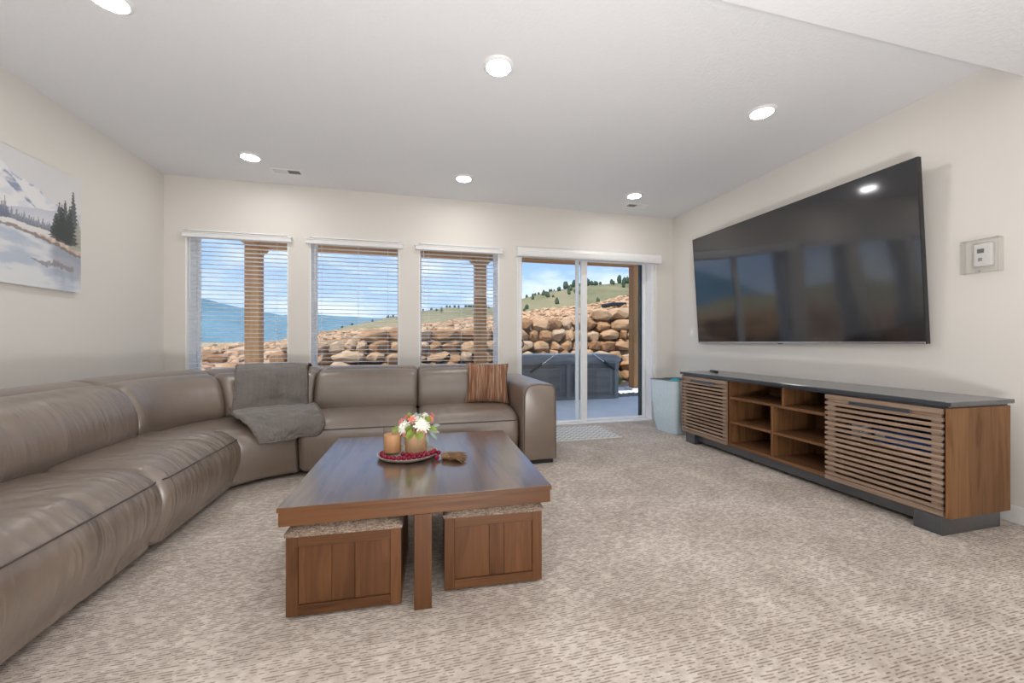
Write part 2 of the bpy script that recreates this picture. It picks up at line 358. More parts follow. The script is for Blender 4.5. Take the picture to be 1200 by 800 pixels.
def fix_normals(me):
    bm = bmesh.new(); bm.from_mesh(me); bmesh.ops.recalc_face_normals(bm, faces=bm.faces[:]); bm.to_mesh(me); bm.free()
ORIGIN = {}
def obj(name, mb, mat, parent=None, world=True, smooth=False, at=None, angle=40):
    """link mb as one mesh object; coordinates are world ones unless world=False (then local to the parent / to 'at')"""
    me = bpy.data.meshes.new(name)
    sh = Vector((0, 0, 0))
    if parent is not None and world: sh = ORIGIN.get(parent.name, Vector((0, 0, 0)))
    elif parent is None and at is not None and world: sh = Vector(at)
    me.from_pydata([tuple(Vector(p) - sh) for p in mb.v], [], mb.f)
    fix_normals(me)
    if smooth:
        me.polygons.foreach_set('use_smooth', [True] * len(me.polygons))
        if angle < 180: me.set_sharp_from_angle(angle=R(angle))
    me.materials.append(mat); me.update()
    o = bpy.data.objects.new(name, me); COL.objects.link(o)
    if parent is not None:
        o.parent = parent; ORIGIN[o.name] = ORIGIN.get(parent.name, Vector((0, 0, 0)))
    elif at is not None:
        o.location = at; ORIGIN[o.name] = Vector(at)
    return o
def tag(o, label, cat, group=None, kind=None):
    if label: o['label'] = label
    if cat: o['category'] = cat
    if group: o['group'] = group
    if kind: o['kind'] = kind
    return o
def thing(name, label, cat, loc, rot=(0, 0, 0), group=None):
    o = bpy.data.objects.new(name, None); COL.objects.link(o); o.location = loc; o.rotation_euler = rot; o.empty_display_size = .1
    ORIGIN[o.name] = Vector(loc)
    return tag(o, label, cat, group)
def struct(name, mb, mat, label=None, smooth=False, parent=None):
    o = obj(name, mb, mat, parent, smooth=smooth)
    if parent is None:
        o['kind'] = 'structure'
        if label: o['label'] = label
    return o
def dup(root, loc=None, label=None, rot=None):
    def cp(o, par):
        c = o.copy(); COL.objects.link(c)
        if par is not None: c.parent = par
        for ch in list(o.children): cp(ch, c)
        return c
    r = cp(root, None)
    if loc is not None: r.location = loc; ORIGIN[r.name] = Vector(loc)
    if rot is not None: r.rotation_euler = rot
    if label: r['label'] = label
    return r
def share(name, me, parent=None, loc=(0, 0, 0), rot=(0, 0, 0), scale=(1, 1, 1)):
    o = bpy.data.objects.new(name, me); COL.objects.link(o)
    o.parent = parent; o.location = loc; o.rotation_euler = rot; o.scale = scale; return o
def catmull(pts, per=4, closed=False):
    out = []; n = len(pts)
    for i in range(n if closed else n - 1):
        P = [Vector(pts[(i + k) % n] if closed else pts[min(max(i + k, 0), n - 1)]) for k in (-1, 0, 1, 2)]
        for k in range(per):
            t = k / per; a, b, c, d = P
            out.append(.5 * ((2 * b) + (c - a) * t + (2 * a - 5 * b + 4 * c - d) * t * t + (3 * b - a - 3 * c + d) * t ** 3))
    if not closed: out.append(Vector(pts[-1]))
    return out

# ================================================================== SETTING
XL, XR, YB, YF, H = -2.456, 3.407, 4.635, -4.2, 2.74
WT = .26                                     # thickness of the outside wall
YO = YB + WT
struct('floor', MB().box(XL - .1, XR + .1, YF - .1, YB, -.06, 0), M['carpet'], 'beige loop pile carpet with short dashed ribs')
struct('wall_left', MB().box(XL - .12, XL, YF - .1, YO, 0, H), M['wall'])
struct('wall_right', MB().box(XR, XR + .12, YF - .1, YO, 0, H), M['wall'])
struct('wall_front', MB().box(XL, XR, YF - .12, YF, 0, H), M['wall'])
struct('ceiling', MB().box(XL - .12, XR + .12, YF - .12, YO, H, H + .12), M['ceiling'], 'white ceiling with fine orange peel texture')
struct('ceiling_soffit', MB().box(XL, XR, YF, 1.47, 2.59, H), M['ceiling'], 'lower textured ceiling drop at the near right')

WIN = [(-2.273, -1.327), (-1.12, -.18), (.037, .987)]
WZ0, WZ1 = .62, 2.205
DX0, DX1, DZ1 = 1.234, 3.128, 2.19
mb = MB()
xs = [XL, WIN[0][0], WIN[0][1], WIN[1][0], WIN[1][1], WIN[2][0], WIN[2][1], DX0, DX1, XR]
for i in range(len(xs) - 1):
    a, b = xs[i], xs[i + 1]
    if i in (1, 3, 5): mb.box(a, b, YB, YO, -.2, WZ0); mb.box(a, b, YB, YO, WZ1, H)
    elif i == 7: mb.box(a, b, YB, YO, DZ1, H); mb.box(a, b, YB, YO, -.2, 0.0)
    else: mb.box(a, b, YB, YO, -.2, H)
struct('wall_back', mb, M['wall'])
mb = MB()
for a, b in ((XL, DX0 - .005), (DX1 + .005, XR)): mb.box(a, b, YB - .014, YB, 0, .10, .003)
struct('baseboard_back', mb, M['white'])
struct('baseboard_right', MB().box(XR - .014, XR, YF, YB - .014, 0, .10, .003), M['white'])
struct('baseboard_left', MB().box(XL, XL + .014, YF, YB - .014, 0, .10, .003), M['white'])

# windows: jamb liner, vinyl frame, pane
for i, (a, b) in enumerate(WIN):
    mb = MB(); t = .012
    mb.box(a, a + t, YB + .002, YO - .06, WZ0, WZ1); mb.box(b - t, b, YB + .002, YO - .06, WZ0, WZ1); mb.box(a, b, YB + .002, YO - .06, WZ1 - t, WZ1)
    w = struct('window_%d' % (i + 1), mb, M['jamb'], 'white lined window opening in the back wall, number %d from the left' % (i + 1))
    f = MB(); y0, y1 = YO - .075, YO - .02; k = .018
    f.box(a + t, a + t + k, y0, y1, WZ0, WZ1 - t, .004, 1); f.box(b - t - k, b - t, y0, y1, WZ0, WZ1 - t, .004, 1)
    f.box(a + t + k, b - t - k, y0, y1, WZ1 - t - k, WZ1 - t, .004, 1); f.box(a + t + k, b - t - k, y0, y1, WZ0, WZ0 + k, .004, 1)
    obj('window_frame', f, M['vinyl'], w)
    obj('window_sill', MB().box(a, b, YB - .02, YO - .06, WZ0 - .02, WZ0 + .005, .004, 1), M['white'], w)
    obj('pane', MB().box(a + t + k, b - t - k, YO - .05, YO - .044, WZ0 + k, WZ1 - t - k), M['glass'], w)

# sliding door
mb = MB(); y0, y1 = YB + .02, YO - .02
mb.box(DX0, DX0 + .035, YB + .002, y1, 0.0, DZ1, .003, 1); mb.box(DX1 - .045, DX1, YB + .002, y1, 0.0, DZ1, .003, 1)
mb.box(DX0 + .035, DX1 - .045, YB + .002, y1, DZ1 - .04, DZ1, .003, 1); mb.box(DX0 + .035, DX1 - .045, YB + .002, y1, 0, .012, .003, 1)
door = struct('door_1', mb, M['vinyl'], 'white sliding glass patio door')
def sash(name, a, b, yc, lab, stile=.045, ll=None, rr=None):
    ll = ll or stile; rr = rr or stile
    m = MB(); z0, z1 = .013, DZ1 - .042
    m.box(a, a + ll, yc - .02, yc + .02, z0, z1, .004, 1); m.box(b - rr, b, yc - .02, yc + .02, z0, z1, .004, 1)
    m.box(a + ll, b - rr, yc - .02, yc + .02, z0, z0 + .026, .004, 1); m.box(a + ll, b - rr, yc - .02, yc + .02, z1 - .03, z1, .004, 1)
    o = obj(name, m, M['vinyl'], door)
    obj('pane', MB().box(a + ll, b - rr, yc - .004, yc + .004, z0 + .026, z1 - .03), M['glass'], o)
    return o
s1 = sash('sliding_panel', DX0 + .036, 2.175, YB + .08, '', .03, .02, .085)
s2 = sash('fixed_panel', 2.05, DX1 - .046, YB + .15, '', .04)
o = obj('screen_frame', MB().box(3.02, DX1 - .05, YB + .185, YB + .225, .013, DZ1 - .042), M['darkgreen'], door); o['label'] = 'dark screen door stile at the right jamb'
hp = [(1.272, YB + .058, .98), (1.272, YB + .035, .985), (1.29, YB + .018, 1.0), (1.295, YB + .014, 1.03), (1.29, YB + .018, 1.06), (1.272, YB + .035, 1.075), (1.272, YB + .058, 1.08)]
o = obj('door_handle', MB().tube(catmull(hp, 3), .008, 8), M['black'], door, smooth=True); o['label'] = 'black loop handle'

# ================================================================== OUTSIDE
GZ = -.10
mb = MB().box(-5.0, 9.0, YO, 8.95, GZ - .15, GZ, .01, 1)
struct('patio_floor', mb, M['concrete'], 'shaded concrete patio slab outside the glass door')
mb = MB().box(-6.0, 5.75, 6.7, 8.75, 3.23, 3.36)
struct('upper_sun_block', MB().box(XL - .12, 7.5, YF, YO, H + .125, 6.0), M['wall'])  # unseen upper house mass, added to block the sun over the patio
roof = struct('patio_shade_roof', mb, M['white'], 'unseen white boarded patio roof shaped for shade and bounced light')  # unseen roof, its extent and white chosen to shade and bounce light
bd = MB().box(-.069, .069, 6.7, 8.75, 3.205, 3.228).v
me_bd = bpy.data.meshes.new('shade_roof_board'); me_bd.from_pydata(bd, [], [(0, 3, 2, 1), (4, 5, 6, 7), (0, 1, 5, 4), (1, 2, 6, 5), (2, 3, 7, 6), (3, 0, 4, 7)]); me_bd.materials.append(M['white'])
for i in range(77): share('shade_roof_board', me_bd, roof, (-5.92 + .15 * i, 0, 0))

PY = 8.33
beam = tag(obj('patio_beam', MB().box(-3.14, 5.6, PY, PY + .26, 2.87, 3.2, .012, 1), M['cedar_x'], None, at=(2, PY + .13, 2.87)), 'long cedar beam along the patio edge, across the tops of the posts', 'beam')
tag(obj('patio_side_beam', MB().box(-3.14, -2.89, YO, PY, 2.90, 3.2, .012, 1), M['cedar_y'], None, at=(-3.0, 6.6, 2.9)), 'cedar beam running from the house to the leftmost post', 'beam')
for k, (x, lab) in enumerate([(-3.14, 'thick cedar post seen through the leftmost window'), (1.247, 'thick dark cedar post seen through the third window from the left'), (5.07, 'orange cedar post at the right of the glass door, beyond the tub')]):
    t = thing('patio_post', lab, 'post', (x + .125, PY + .13, GZ), group='cedar posts of the patio')
    obj('shaft', MB().box(x, x + .25, PY + .005, PY + .255, GZ + .05, 2.87, .012, 1), M['cedar_z'], t)
    obj('footing', MB().box(x - .08, x + .33, PY - .07, PY + .33, GZ, GZ + .05, .01, 1), M['concrete'], t)
    for sgn in ((1,) if k == 0 else ((-1, 1) if k == 1 else (1,))):
        xe = x + .25 if sgn > 0 else x
        obj('corbel', MB().prism([(xe, 2.72), (xe + sgn * .09, 2.80), (xe + sgn * .13, 2.868), (xe, 2.868)], PY + .05, PY + .2, 'y'), M['cedar_z'], t)

# hot tub
TX0, TX1, TY0, TY1 = 1.83, 4.03, 7.2, 9.3
TY1 = 8.28
t = thing('hot_tub', 'grey hot tub with a grey vinyl cover on the patio', 'hot tub', ((TX0 + TX1) / 2, (TY0 + TY1) / 2, GZ))
obj('shell', MB().box(TX0 + .03, TX1 - .03, TY0 + .03, TY1 - .03, GZ, .66, .03), M['tub'], t)
for x in (TX0, (TX0 + TX1) / 2 - .04, TX1 - .09):
    obj('trim_post', MB().box(x, x + .09, TY0, TY0 + .06, GZ, .66, .015), M['tubframe'], t)
for x in (TX0, TX1 - .09): obj('trim_post', MB().box(x, x + .09, TY1 - .06, TY1, GZ, .66, .015), M['tubframe'], t)
obj('base_rail', MB().box(TX0 + .01, TX1 - .01, TY0 + .005, TY0 + .04, GZ, GZ + .07, .01, 1), M['tubframe'], t)
obj('rim', MB().box(TX0 - .02, TX1 + .02, TY0 - .02, TY1 + .02, .60, .70, .03), M['tubframe'], t)
for x0, x1 in ((TX0 + .16, TX0 + .95), (TX1 - .97, TX1 - .16)):
    p = obj('side_panel', MB().box(x0, x1, TY0 + .008, TY0 + .03, GZ + .12, .52, .008, 1), M['tub'], t)
    q = MB(); q.box(x0, x1, TY0, TY0 + .02, .50, .53, .006, 1); q.box(x0, x0 + .03, TY0, TY0 + .02, GZ + .12, .50, .006, 1); q.box(x1 - .03, x1, TY0, TY0 + .02, GZ + .12, .50, .006, 1)
    obj('panel_edge', q, M['tubframe'], p)
cv = MB(); nx, ny = 40, 14
for j in range(ny + 1):
    for i in range(nx + 1):
        u, v = i / nx, j / ny; e = min(u, 1 - u) * 12; e2 = min(v, 1 - v) * 12
        zz = .80 + .018 * noise.noise(Vector((u * 9, v * 6, 3))) - .05 * max(0, 1 - e) ** 2 - .05 * max(0, 1 - e2) ** 2
        cv.v.append((TX0 - .035 + u * (TX1 - TX0 + .07), TY0 - .035 + v * (TY1 - TY0 + .07), zz))
for j in range(ny):
    for i in range(nx): k = j * (nx + 1) + i; cv.f.append((k, k + 1, k + nx + 2, k + nx + 1))
border = [i for i in range(nx + 1)] + [j * (nx + 1) + nx for j in range(1, ny + 1)] + [ny * (nx + 1) + i for i in range(nx - 1, -1, -1)] + [j * (nx + 1) for j in range(ny - 1, 0, -1)]
k0 = len(cv.v)
for q, b in enumerate(border): x, y, z = cv.v[b]; cv.v.append((x, y, .665 + .008 * math.sin(q * 1.1)))
nb = len(border)
for q in range(nb): cv.f.append((border[q], border[(q + 1) % nb], k0 + (q + 1) % nb, k0 + q))
obj('cover', cv, M['tubcover'], t, smooth=True)
for a, b in (((2.62, TY0 - .06, .80), (2.13, TY0 - .06, .46)), ((3.42, TY0 - .06, .82), (3.90, TY0 - .06, .50))):
    o = obj('cover_strut', MB().tube([a, [(p + q * 1.1) / 2.1 for p, q in zip(a, b)]], .012, 8), M['chrome'], t, smooth=True); o['label'] = 'steel gas strut of the cover lifter'
    obj('strut_cylinder', MB().tube([[(p + q * 1.1) / 2.1 for p, q in zip(a, b)], b], .026, 8), M['black'], o, smooth=True)

# boulder wall and slope
def lerp_tab(tab, x):
    if x <= tab[0][0]: return tab[0][1]
    for (a, b), (c, d) in zip(tab, tab[1:]):
        if x <= c: return b + (d - b) * (x - a) / (c - a)
    return tab[-1][1]
TOP = [(-9, .15), (-5, .55), (-3.4, .95), (-2.38, 1.15), (-.48, 1.33), (.3, 1.22), (1.8, 1.34), (3, 1.58), (4.9, 1.80), (6.3, 1.98), (12, 2.4)]
RIDGE = [(-16, .3), (-10, .62), (-7.4, .80), (-4.6, 1.10), (-3.6, 1.33), (-.72, 1.60), (.43, 1.72), (3.2, 2.07), (4.4, 2.28), (7.53, 2.68), (9.5, 3.15), (14, 4.2)]
WY = 10.6
def wall_y(x): return WY + .25 * math.sin(x * .5) + (0.10 * max(0, -x - 1)) ** 2
def terr(x, y):
    y0 = wall_y(x) + .35
    if x < -2.4:
        k = min(1, (-2.4 - x) / 1.3); ys = 9.3
        zs = GZ + (lerp_tab(RIDGE, x) - GZ) * max(0, min(1, (y - ys) / (16 - ys))) ** .8
        if y > 16: zs -= (y - 16) * .09
        zs += .10 * noise.noise(Vector((x * .9, y * .9, 0))) * max(0, min(1, y - ys))
        if k >= 1: return zs
    else: k = 0; zs = 0
    return zs * k + (1 - k) * terr0(x, y, y0)
def terr0(x, y, y0):
    if y < y0: return GZ - .02
    tt = min(1, (y - y0) / (16 - y0)) if y < 16 else 1
    z = lerp_tab(TOP, x) * .93 + (lerp_tab(RIDGE, x) - lerp_tab(TOP, x) * .93) * tt
    if y > 16: z -= (y - 16) * .09
    return z + .07 * noise.noise(Vector((x * .9, y * .9, 0))) * min(1, (y - y0) * 2)
mb = MB(); gx, gy = 90, 60
for j in range(gy + 1):
    for i in range(gx + 1):
        x = -22 + 48 * i / gx; y = 8.9 + 17 * (j / gy) ** 1.2
        mb.v.append((x, y, terr(x, y)))
for j in range(gy):
    for i in range(gx): k = j * (gx + 1) + i; mb.f.append((k, k + 1, k + gx + 2, k + gx + 1))
struct('dirt_ground', mb, M['dirt'], 'bare dirt slope rising behind the boulder wall', smooth=True)

def hull(seed, n=22, p=3.2):
    r_ = random.Random(seed); bm = bmesh.new()
    for i in range(n):
        d = Vector((r_.gauss(0, 1), r_.gauss(0, 1), r_.gauss(0, 1))).normalized()
        q = (abs(d.x) ** p + abs(d.y) ** p + abs(d.z) ** p) ** (-1 / p)
        bm.verts.new(d * q * .5 * r_.uniform(.86, 1.05))
    ret = bmesh.ops.convex_hull(bm, input=bm.verts[:])
    loose = [v for v in bm.verts if not v.link_faces]
    bmesh.ops.delete(bm, geom=loose, context='VERTS')
    bm.verts.index_update(); vs = [tuple(v.co) for v in bm.verts]; fs = [tuple(v.index for v in f.verts) for f in bm.faces]; bm.free()
    return vs, fs
HULLS = [hull(100 + i, 34, 2.9) for i in range(18)]
BM_ = []
for i, (vs, fs) in enumerate(HULLS):
    me = bpy.data.meshes.new('boulder'); me.from_pydata(vs, [], fs); fix_normals(me); me.materials.append(M['boulder']); BM_.append(me)
bw = thing('boulder_wall', 'dry stacked wall of tan sandstone boulders behind the patio', 'stone wall', (2, WY, GZ))
L0 = ORIGIN[bw.name]
cnt = 0; row = 0; z = GZ
while z < 2.3:
    hh = rnd.uniform(.29, .38); x = -3.6 + rnd.uniform(0, .4)
    while x < 9.0:
        w = rnd.choice((.30, .40, .48, .56, .70)) * rnd.uniform(.85, 1.15)
        xc = x + w / 2
        if lerp_tab(TOP, xc) > z + hh * .45:
            hz = hh * rnd.uniform(.92, 1.18)
            y = wall_y(xc) + .05 * row + rnd.uniform(-.05, .05)
            share('boulder', rnd.choice(BM_), bw, Vector((xc, y, z + hh / 2 + rnd.uniform(-.03, .03))) - L0,
                  (rnd.uniform(-.12, .12) + rnd.choice((0, math.pi)), rnd.uniform(-.14, .14), rnd.choice((0, math.pi)) + rnd.uniform(-.25, .25)), (w * 1.08, .62, hz * 1.06)); cnt += 1
        x += w * .97
    z += hh * .93; row += 1
# larger rocks on the left slope and above the wall
mb = MB(); sm = [hull(300 + i, 16, 2.4) for i in range(12)]
def rock_into(mb, x, y, z, s, rr):
    vs, fs = rr.choice(sm); m = Matrix.Rotation(rr.uniform(0, 6.28), 3, 'Z') @ Matrix.Rotation(rr.uniform(-.5, .5), 3, 'X')
    sc = (s * rr.uniform(.8, 1.4), s * rr.uniform(.7, 1.1), s * rr.uniform(.5, .85))
    mb.add([(m @ Vector((p[0] * sc[0], p[1] * sc[1], p[2] * sc[2]))) + Vector((x, y, z)) for p in vs], fs)
rr = random.Random(5)
for i in range(4600):
    x = rr.uniform(-12, 13); y = 9.3 + 8.8 * rr.random()
    if y < wall_y(x) + .5 and x > -3.2: continue
    rock_into(mb, x, y, terr(x, y) + .02, rr.choice((.10, .14, .18, .22, .30)) * rr.uniform(.7, 1.2), rr)
o = obj('slope_rubble', mb, M['rubble'], None, at=(2, 13, 1)); tag(o, 'broken sandstone rubble scattered over the slope above the wall', 'rubble', kind='stuff')
for i in range(26):
    x = rr.uniform(-8.5, -3.3); y = rr.uniform(9.6, 14.5); s = rr.uniform(.35, .7)
    share('boulder', rr.choice(BM_), bw, Vector((x, y, terr(x, y) + s * .12)) - L0, (rr.uniform(-.3, .3), rr.uniform(-.3, .3), rr.uniform(0, 6)), (s * 1.2, s, s * .6))
mb = MB(); rr = random.Random(9)
for i in range(420): rock_into(mb, rr.uniform(4.1, 6.6), rr.uniform(7.35, 7.75), GZ + .012, rr.uniform(.04, .08), rr)
tag(obj('gravel_bed', mb, M['gravel'], None, at=(5.3, 7.55, GZ)), 'strip of dark grey gravel beside the hot tub', 'gravel', kind='stuff')
tag(obj('drain_pipe', MB().tube([(6.85, 13.45, terr(6.85, 13.45) + .14), (7.3, 13.5, terr(7.3, 13.5) + .15), (7.85, 13.5, terr(7.85, 13.5) + .13)], .075, 10), M['black'], None, smooth=True, at=(7.35, 13.5, 2.3)), 'black drain pipe lying on the rubble above the boulder wall', 'pipe')

# field, hill, far mountains
mb = MB()
for x, y in ((-900, 24), (900, 24), (900, 1600), (-900, 1600)): mb.v.append((x, y, -.6))
mb.f.append((0, 1, 2, 3)); struct('field_ground', mb, M['field'], 'flat dry field beyond the slope')
s_, c_ = math.sin(R(13.9)), math.cos(R(13.9))
def sight(px, py, Y):
    u = (px - 600) / 456; dy = c_ - u * s_; d = Y / dy
    return d * (s_ + u * c_), 1.06 + (400 - py) / 456 * d
def ridge(name, prof, Y, depth, mat, label, rough, seed, foot=-1):
    pts = [sight(px, py, Y) for px, py in prof]; n = 160; m = 24; mb = MB(); xa, xb = pts[0][0], pts[-1][0]
    for j in range(m + 1):
        v = j / m
        for i in range(n + 1):
            x = xa + (xb - xa) * i / n; top = lerp_tab(pts, x)
            up = math.sin(min(v / .62, 1) * math.pi / 2) if v <= .62 else 1 - ((v - .62) / .38) ** 2 * .6
            z = foot + (top - foot) * up + rough * noise.fractal(Vector((x * .9 / depth * 3, v * 3 + seed, seed)), 1, 2, 4) * math.sin(min(v / .62, 1) * math.pi)
            mb.v.append((x, Y - depth * .62 + depth * v, z))
    for j in range(m):
        for i in range(n): k = j * (n + 1) + i; mb.f.append((k, k + 1, k + n + 2, k + n + 1))
    struct(name, mb, mat, label, smooth=True); return pts
hill_pts = ridge('hillside_ground', [(330, 401), (372, 396), (400, 388), (430, 379), (465, 372), (490, 366), (520, 362), (575, 361), (612, 350), (640, 343), (665, 338), (700, 335), (738, 331), (790, 327), (900, 330)], 150, 110, M['hill'], 'sage green and tan hillside dotted with conifers', 1.0, 3)
ridge('mountain_ground', [(60, 352), (150, 347), (225, 347), (240, 350), (262, 356), (290, 362), (338, 370.5), (355, 368), (372, 369), (400, 371), (450, 373), (500, 380), (560, 392)], 900, 420, M['mountain'], 'long forested mountain on the horizon, blue haze put into its colour', 6.0, 8)

# conifers on the hill
rr = random.Random(21)
def conifer(seed):
    r_ = random.Random(seed); mb = MB(); bm = bmesh.new(); bmesh.ops.create_icosphere(bm, subdivisions=2, radius=.5); bm.verts.index_update()
    for v in bm.verts:
        k = 1 - .45 * (v.co.z + .5); n_ = 1 + .35 * noise.noise(v.co * 4 + Vector((seed, 0, 0))); v.co = Vector((v.co.x * k * n_ * .95, v.co.y * k * n_ * .95, (v.co.z + .5) * 1.15 * n_))
    me = bpy.data.meshes.new('conifer'); bm.to_mesh(me); bm.free(); me.materials.append(M['tree']); return me
CON = [conifer(i) for i in range(4)]
def hill_z(x, y):
    v = (y - (150 - 110 * .62)) / 110; top = lerp_tab(hill_pts, x)
    up = math.sin(min(v / .62, 1) * math.pi / 2) if v <= .62 else 1 - ((v - .62) / .38) ** 2 * .6
    return -1 + (top + 1) * up + 1.0 * noise.fractal(Vector((x * .9 / 110 * 3, v * 3 + 3, 3)), 1, 2, 4) * math.sin(min(v / .62, 1) * math.pi)
PLACED = []
def plant(px, v, s, lab, grp):
    Y = 150 - 110 * .62 + 110 * v; u = (px - 600) / 456; x = Y * (s_ + u * c_) / (c_ - u * s_)
    if any(math.hypot(x - a, Y - b) < .5 * (s + c) for a, b, c in PLACED): return
    PLACED.append((x, Y, s))
    o = share('conifer_tree', rr.choice(CON), None, (x, Y, hill_z(x, Y) - .2), (0, 0, rr.uniform(0, 6)), (s, s, s * rr.uniform(.8, 1.2))); tag(o, lab, 'tree', grp)
for i in range(34): plant(640 + 100 * rr.random() ** .8, rr.uniform(.47, .62), rr.uniform(1.3, 2.6), 'dark conifer in the dense belt along the right hill crest', 'conifers on the right hill crest')
for i in range(16): plant(610 + 45 * rr.random(), .60 + .02 * rr.random(), rr.uniform(.9, 1.5), 'small conifer on the hill skyline left of the door mullion', 'conifers on the left skyline')
for i in range(22): plant(612 + 126 * rr.random(), rr.uniform(.26, .46), rr.uniform(1.0, 2.1), 'lone conifer scattered on the open hill face through the glass door', 'conifers on the hill face')
for i in range(22): plant(495 + 85 * rr.random(), rr.uniform(.35, .62), rr.uniform(.7, 1.4), 'small conifer on the low hill seen through the third window', 'conifers behind the third window')
for i in range(8): plant(400 + 68 * rr.random(), rr.uniform(.35, .62), rr.uniform(.6, 1.1), 'small conifer on the tan slope seen through the second window', 'conifers behind the second window')
# grass tuft by the wall
mb = MB(); rr = random.Random(3)
for i in range(60):
    a = rr.uniform(0, 6.28); r0 = rr.uniform(0, .12); l = rr.uniform(.18, .4); p = Vector((5.35 + r0 * math.cos(a), 9.6 + r0 * math.sin(a), GZ)); d = Vector((math.cos(a) * .4, math.sin(a) * .4, 1)).normalized(); s = Vector((-math.sin(a), math.cos(a), 0)) * .012
    mb.add([p - s, p + s, p + d * l], [(0, 1, 2)])
tag(obj('grass_tuft', mb, M['leaf'], None, at=(5.35, 9.6, GZ)), 'green grass tuft at the foot of the boulder wall', 'grass', kind='stuff')

# ================================================================== ROOM FIXTURES
for k, (a, b) in enumerate(WIN):
    names = ['leftmost window', 'second window from the left', 'window left of the glass door']
    t = thing('window_blind', 'white horizontal slat blind hung in the ' + names[k], 'blind', ((a + b) / 2, YB, WZ0), group='white slat blinds in the windows')
    vx0, vx1 = [(-2.273, -1.302), (-1.143, -.153), (.008, 1.008)][k]
    v = MB().box(vx0 - .012, vx1 + .012, YB - .045, YB - .001, 2.118, 2.172, .006, 2); v.box(vx0 - .018, vx1 + .018, YB - .052, YB - .001, 2.158, 2.174, .004, 1)
    obj('valance', v, M['white'], t)
    yb = YB + .055
    obj('headrail', MB().box(a + .014, b - .014, yb - .028, yb + .028, WZ1 - .045, WZ1 - .013, .003, 1), M['white'], t)
    sl = MB(); n = 6; vs = []
    for j in range(n + 1):
        q = j / n - .5; vs.append((q * .05, -.004 * (2 * q) ** 2 + .004))
    for j in range(n):
        (y0, z0), (y1, z1) = vs[j], vs[j + 1]; kk = len(sl.v)
        for x in (a + .016, b - .016): sl.v += [(x, y0, z0), (x, y1, z1), (x, y1, z1 + .0028), (x, y0, z0 + .0028)]
        sl.f += [(kk, kk + 4, kk + 5, kk + 1), (kk + 3, kk + 2, kk + 6, kk + 7), (kk, kk + 1, kk + 2, kk + 3), (kk + 4, kk + 7, kk + 6, kk + 5)]
        if j == 0: sl.f.append((kk, kk + 3, kk + 7, kk + 4))
        if j == n - 1: sl.f.append((kk + 1, kk + 5, kk + 6, kk + 2))
    me = bpy.data.meshes.new('slat'); cx = (a + b) / 2
    me.from_pydata([(p[0] - cx, p[1], p[2]) for p in sl.v], [], sl.f); fix_normals(me); me.materials.append(M['slat'])
    z = WZ1 - .075
    while z > WZ0 + .05:
        share('slat', me, t, (0, yb - YB, z - WZ0), (R(rnd.uniform(-1, 1)), 0, 0)); z -= .0448
    obj('bottom_rail', MB().box(a + .016, b - .016, yb - .025, yb + .025, WZ0 + .012, WZ0 + .032, .004, 1), M['slat'], t)
    for xx in (a + .11, cx + .02, b - .13):
        cdm = MB()
        for yy in (yb - .026, yb + .026): cdm.tube([(xx, yy, WZ0 + .02), (xx, yy, WZ1 - .03)], .0013, 4)
        obj('ladder_cord', cdm, M['cord'], t)
    xw = a + (.05 if k else .03)
    obj('tilt_wand', MB().tube([(xw, YB + .018, WZ1 - .03), (xw, YB + .016, 1.50)], .0042, 6), M['vinyl'], t, smooth=True)

# header box over the door
t = thing('door_blind_cassette', 'long white roller blind cassette above the sliding glass door', 'blind', (2.18, YB - .045, 2.10))
prof = [(YB - .001, 2.10), (YB - .085, 2.10), (YB - .092, 2.12), (YB - .094, 2.17), (YB - .085, 2.205), (YB - .06, 2.216), (YB - .001, 2.216)]
obj('cover', MB().prism(prof, 1.203, 3.165), M['white'], t)
for x in (1.197, 3.165): obj('end_cap', MB().prism(prof, x, x + .006), M['vinyl'], t)
m_ = MB().box(DX0 - .03, DX0, YB - .012, YB - .001, 0, 2.10, .003, 1); m_.box(DX1, DX1 + .03, YB - .012, YB - .001, 0, 2.10, .003, 1)
struct('trim_1', m_, M['white'], 'slim white casing at both sides of the sliding door')

# recessed lights
LP = [(-1.46, 2.325, 'recessed ceiling light at the top left, cut by the frame edge'), (.49, 2.325, 'large bright recessed ceiling light in the middle of the near row'), (2.46, 2.325, 'recessed ceiling light of the near row above the television'),
      (-1.46, 4.005, 'recessed ceiling light beside the left ceiling vent'), (.48, 4.005, 'recessed ceiling light of the far row above the striped pillow'), (2.44, 4.005, 'recessed ceiling light beside the right ceiling vent')]
for k, (x, y, lab) in enumerate(LP):
    t = thing('recessed_light', lab, 'ceiling light', (x, y, H), group='recessed lights in the ceiling')
    obj('trim_ring', MB().lathe([(.072, -.012), (.078, -.014), (.092, -.006), (.096, 0), (.072, 0)], 36, (x, y, H), True), M['white'], t, smooth=True)
    obj('diffuser', MB().lathe([(0, -.011), (.072, -.0115), (.072, -.004), (0, -.004)], 36, (x, y, H)), M['lamp'], t)

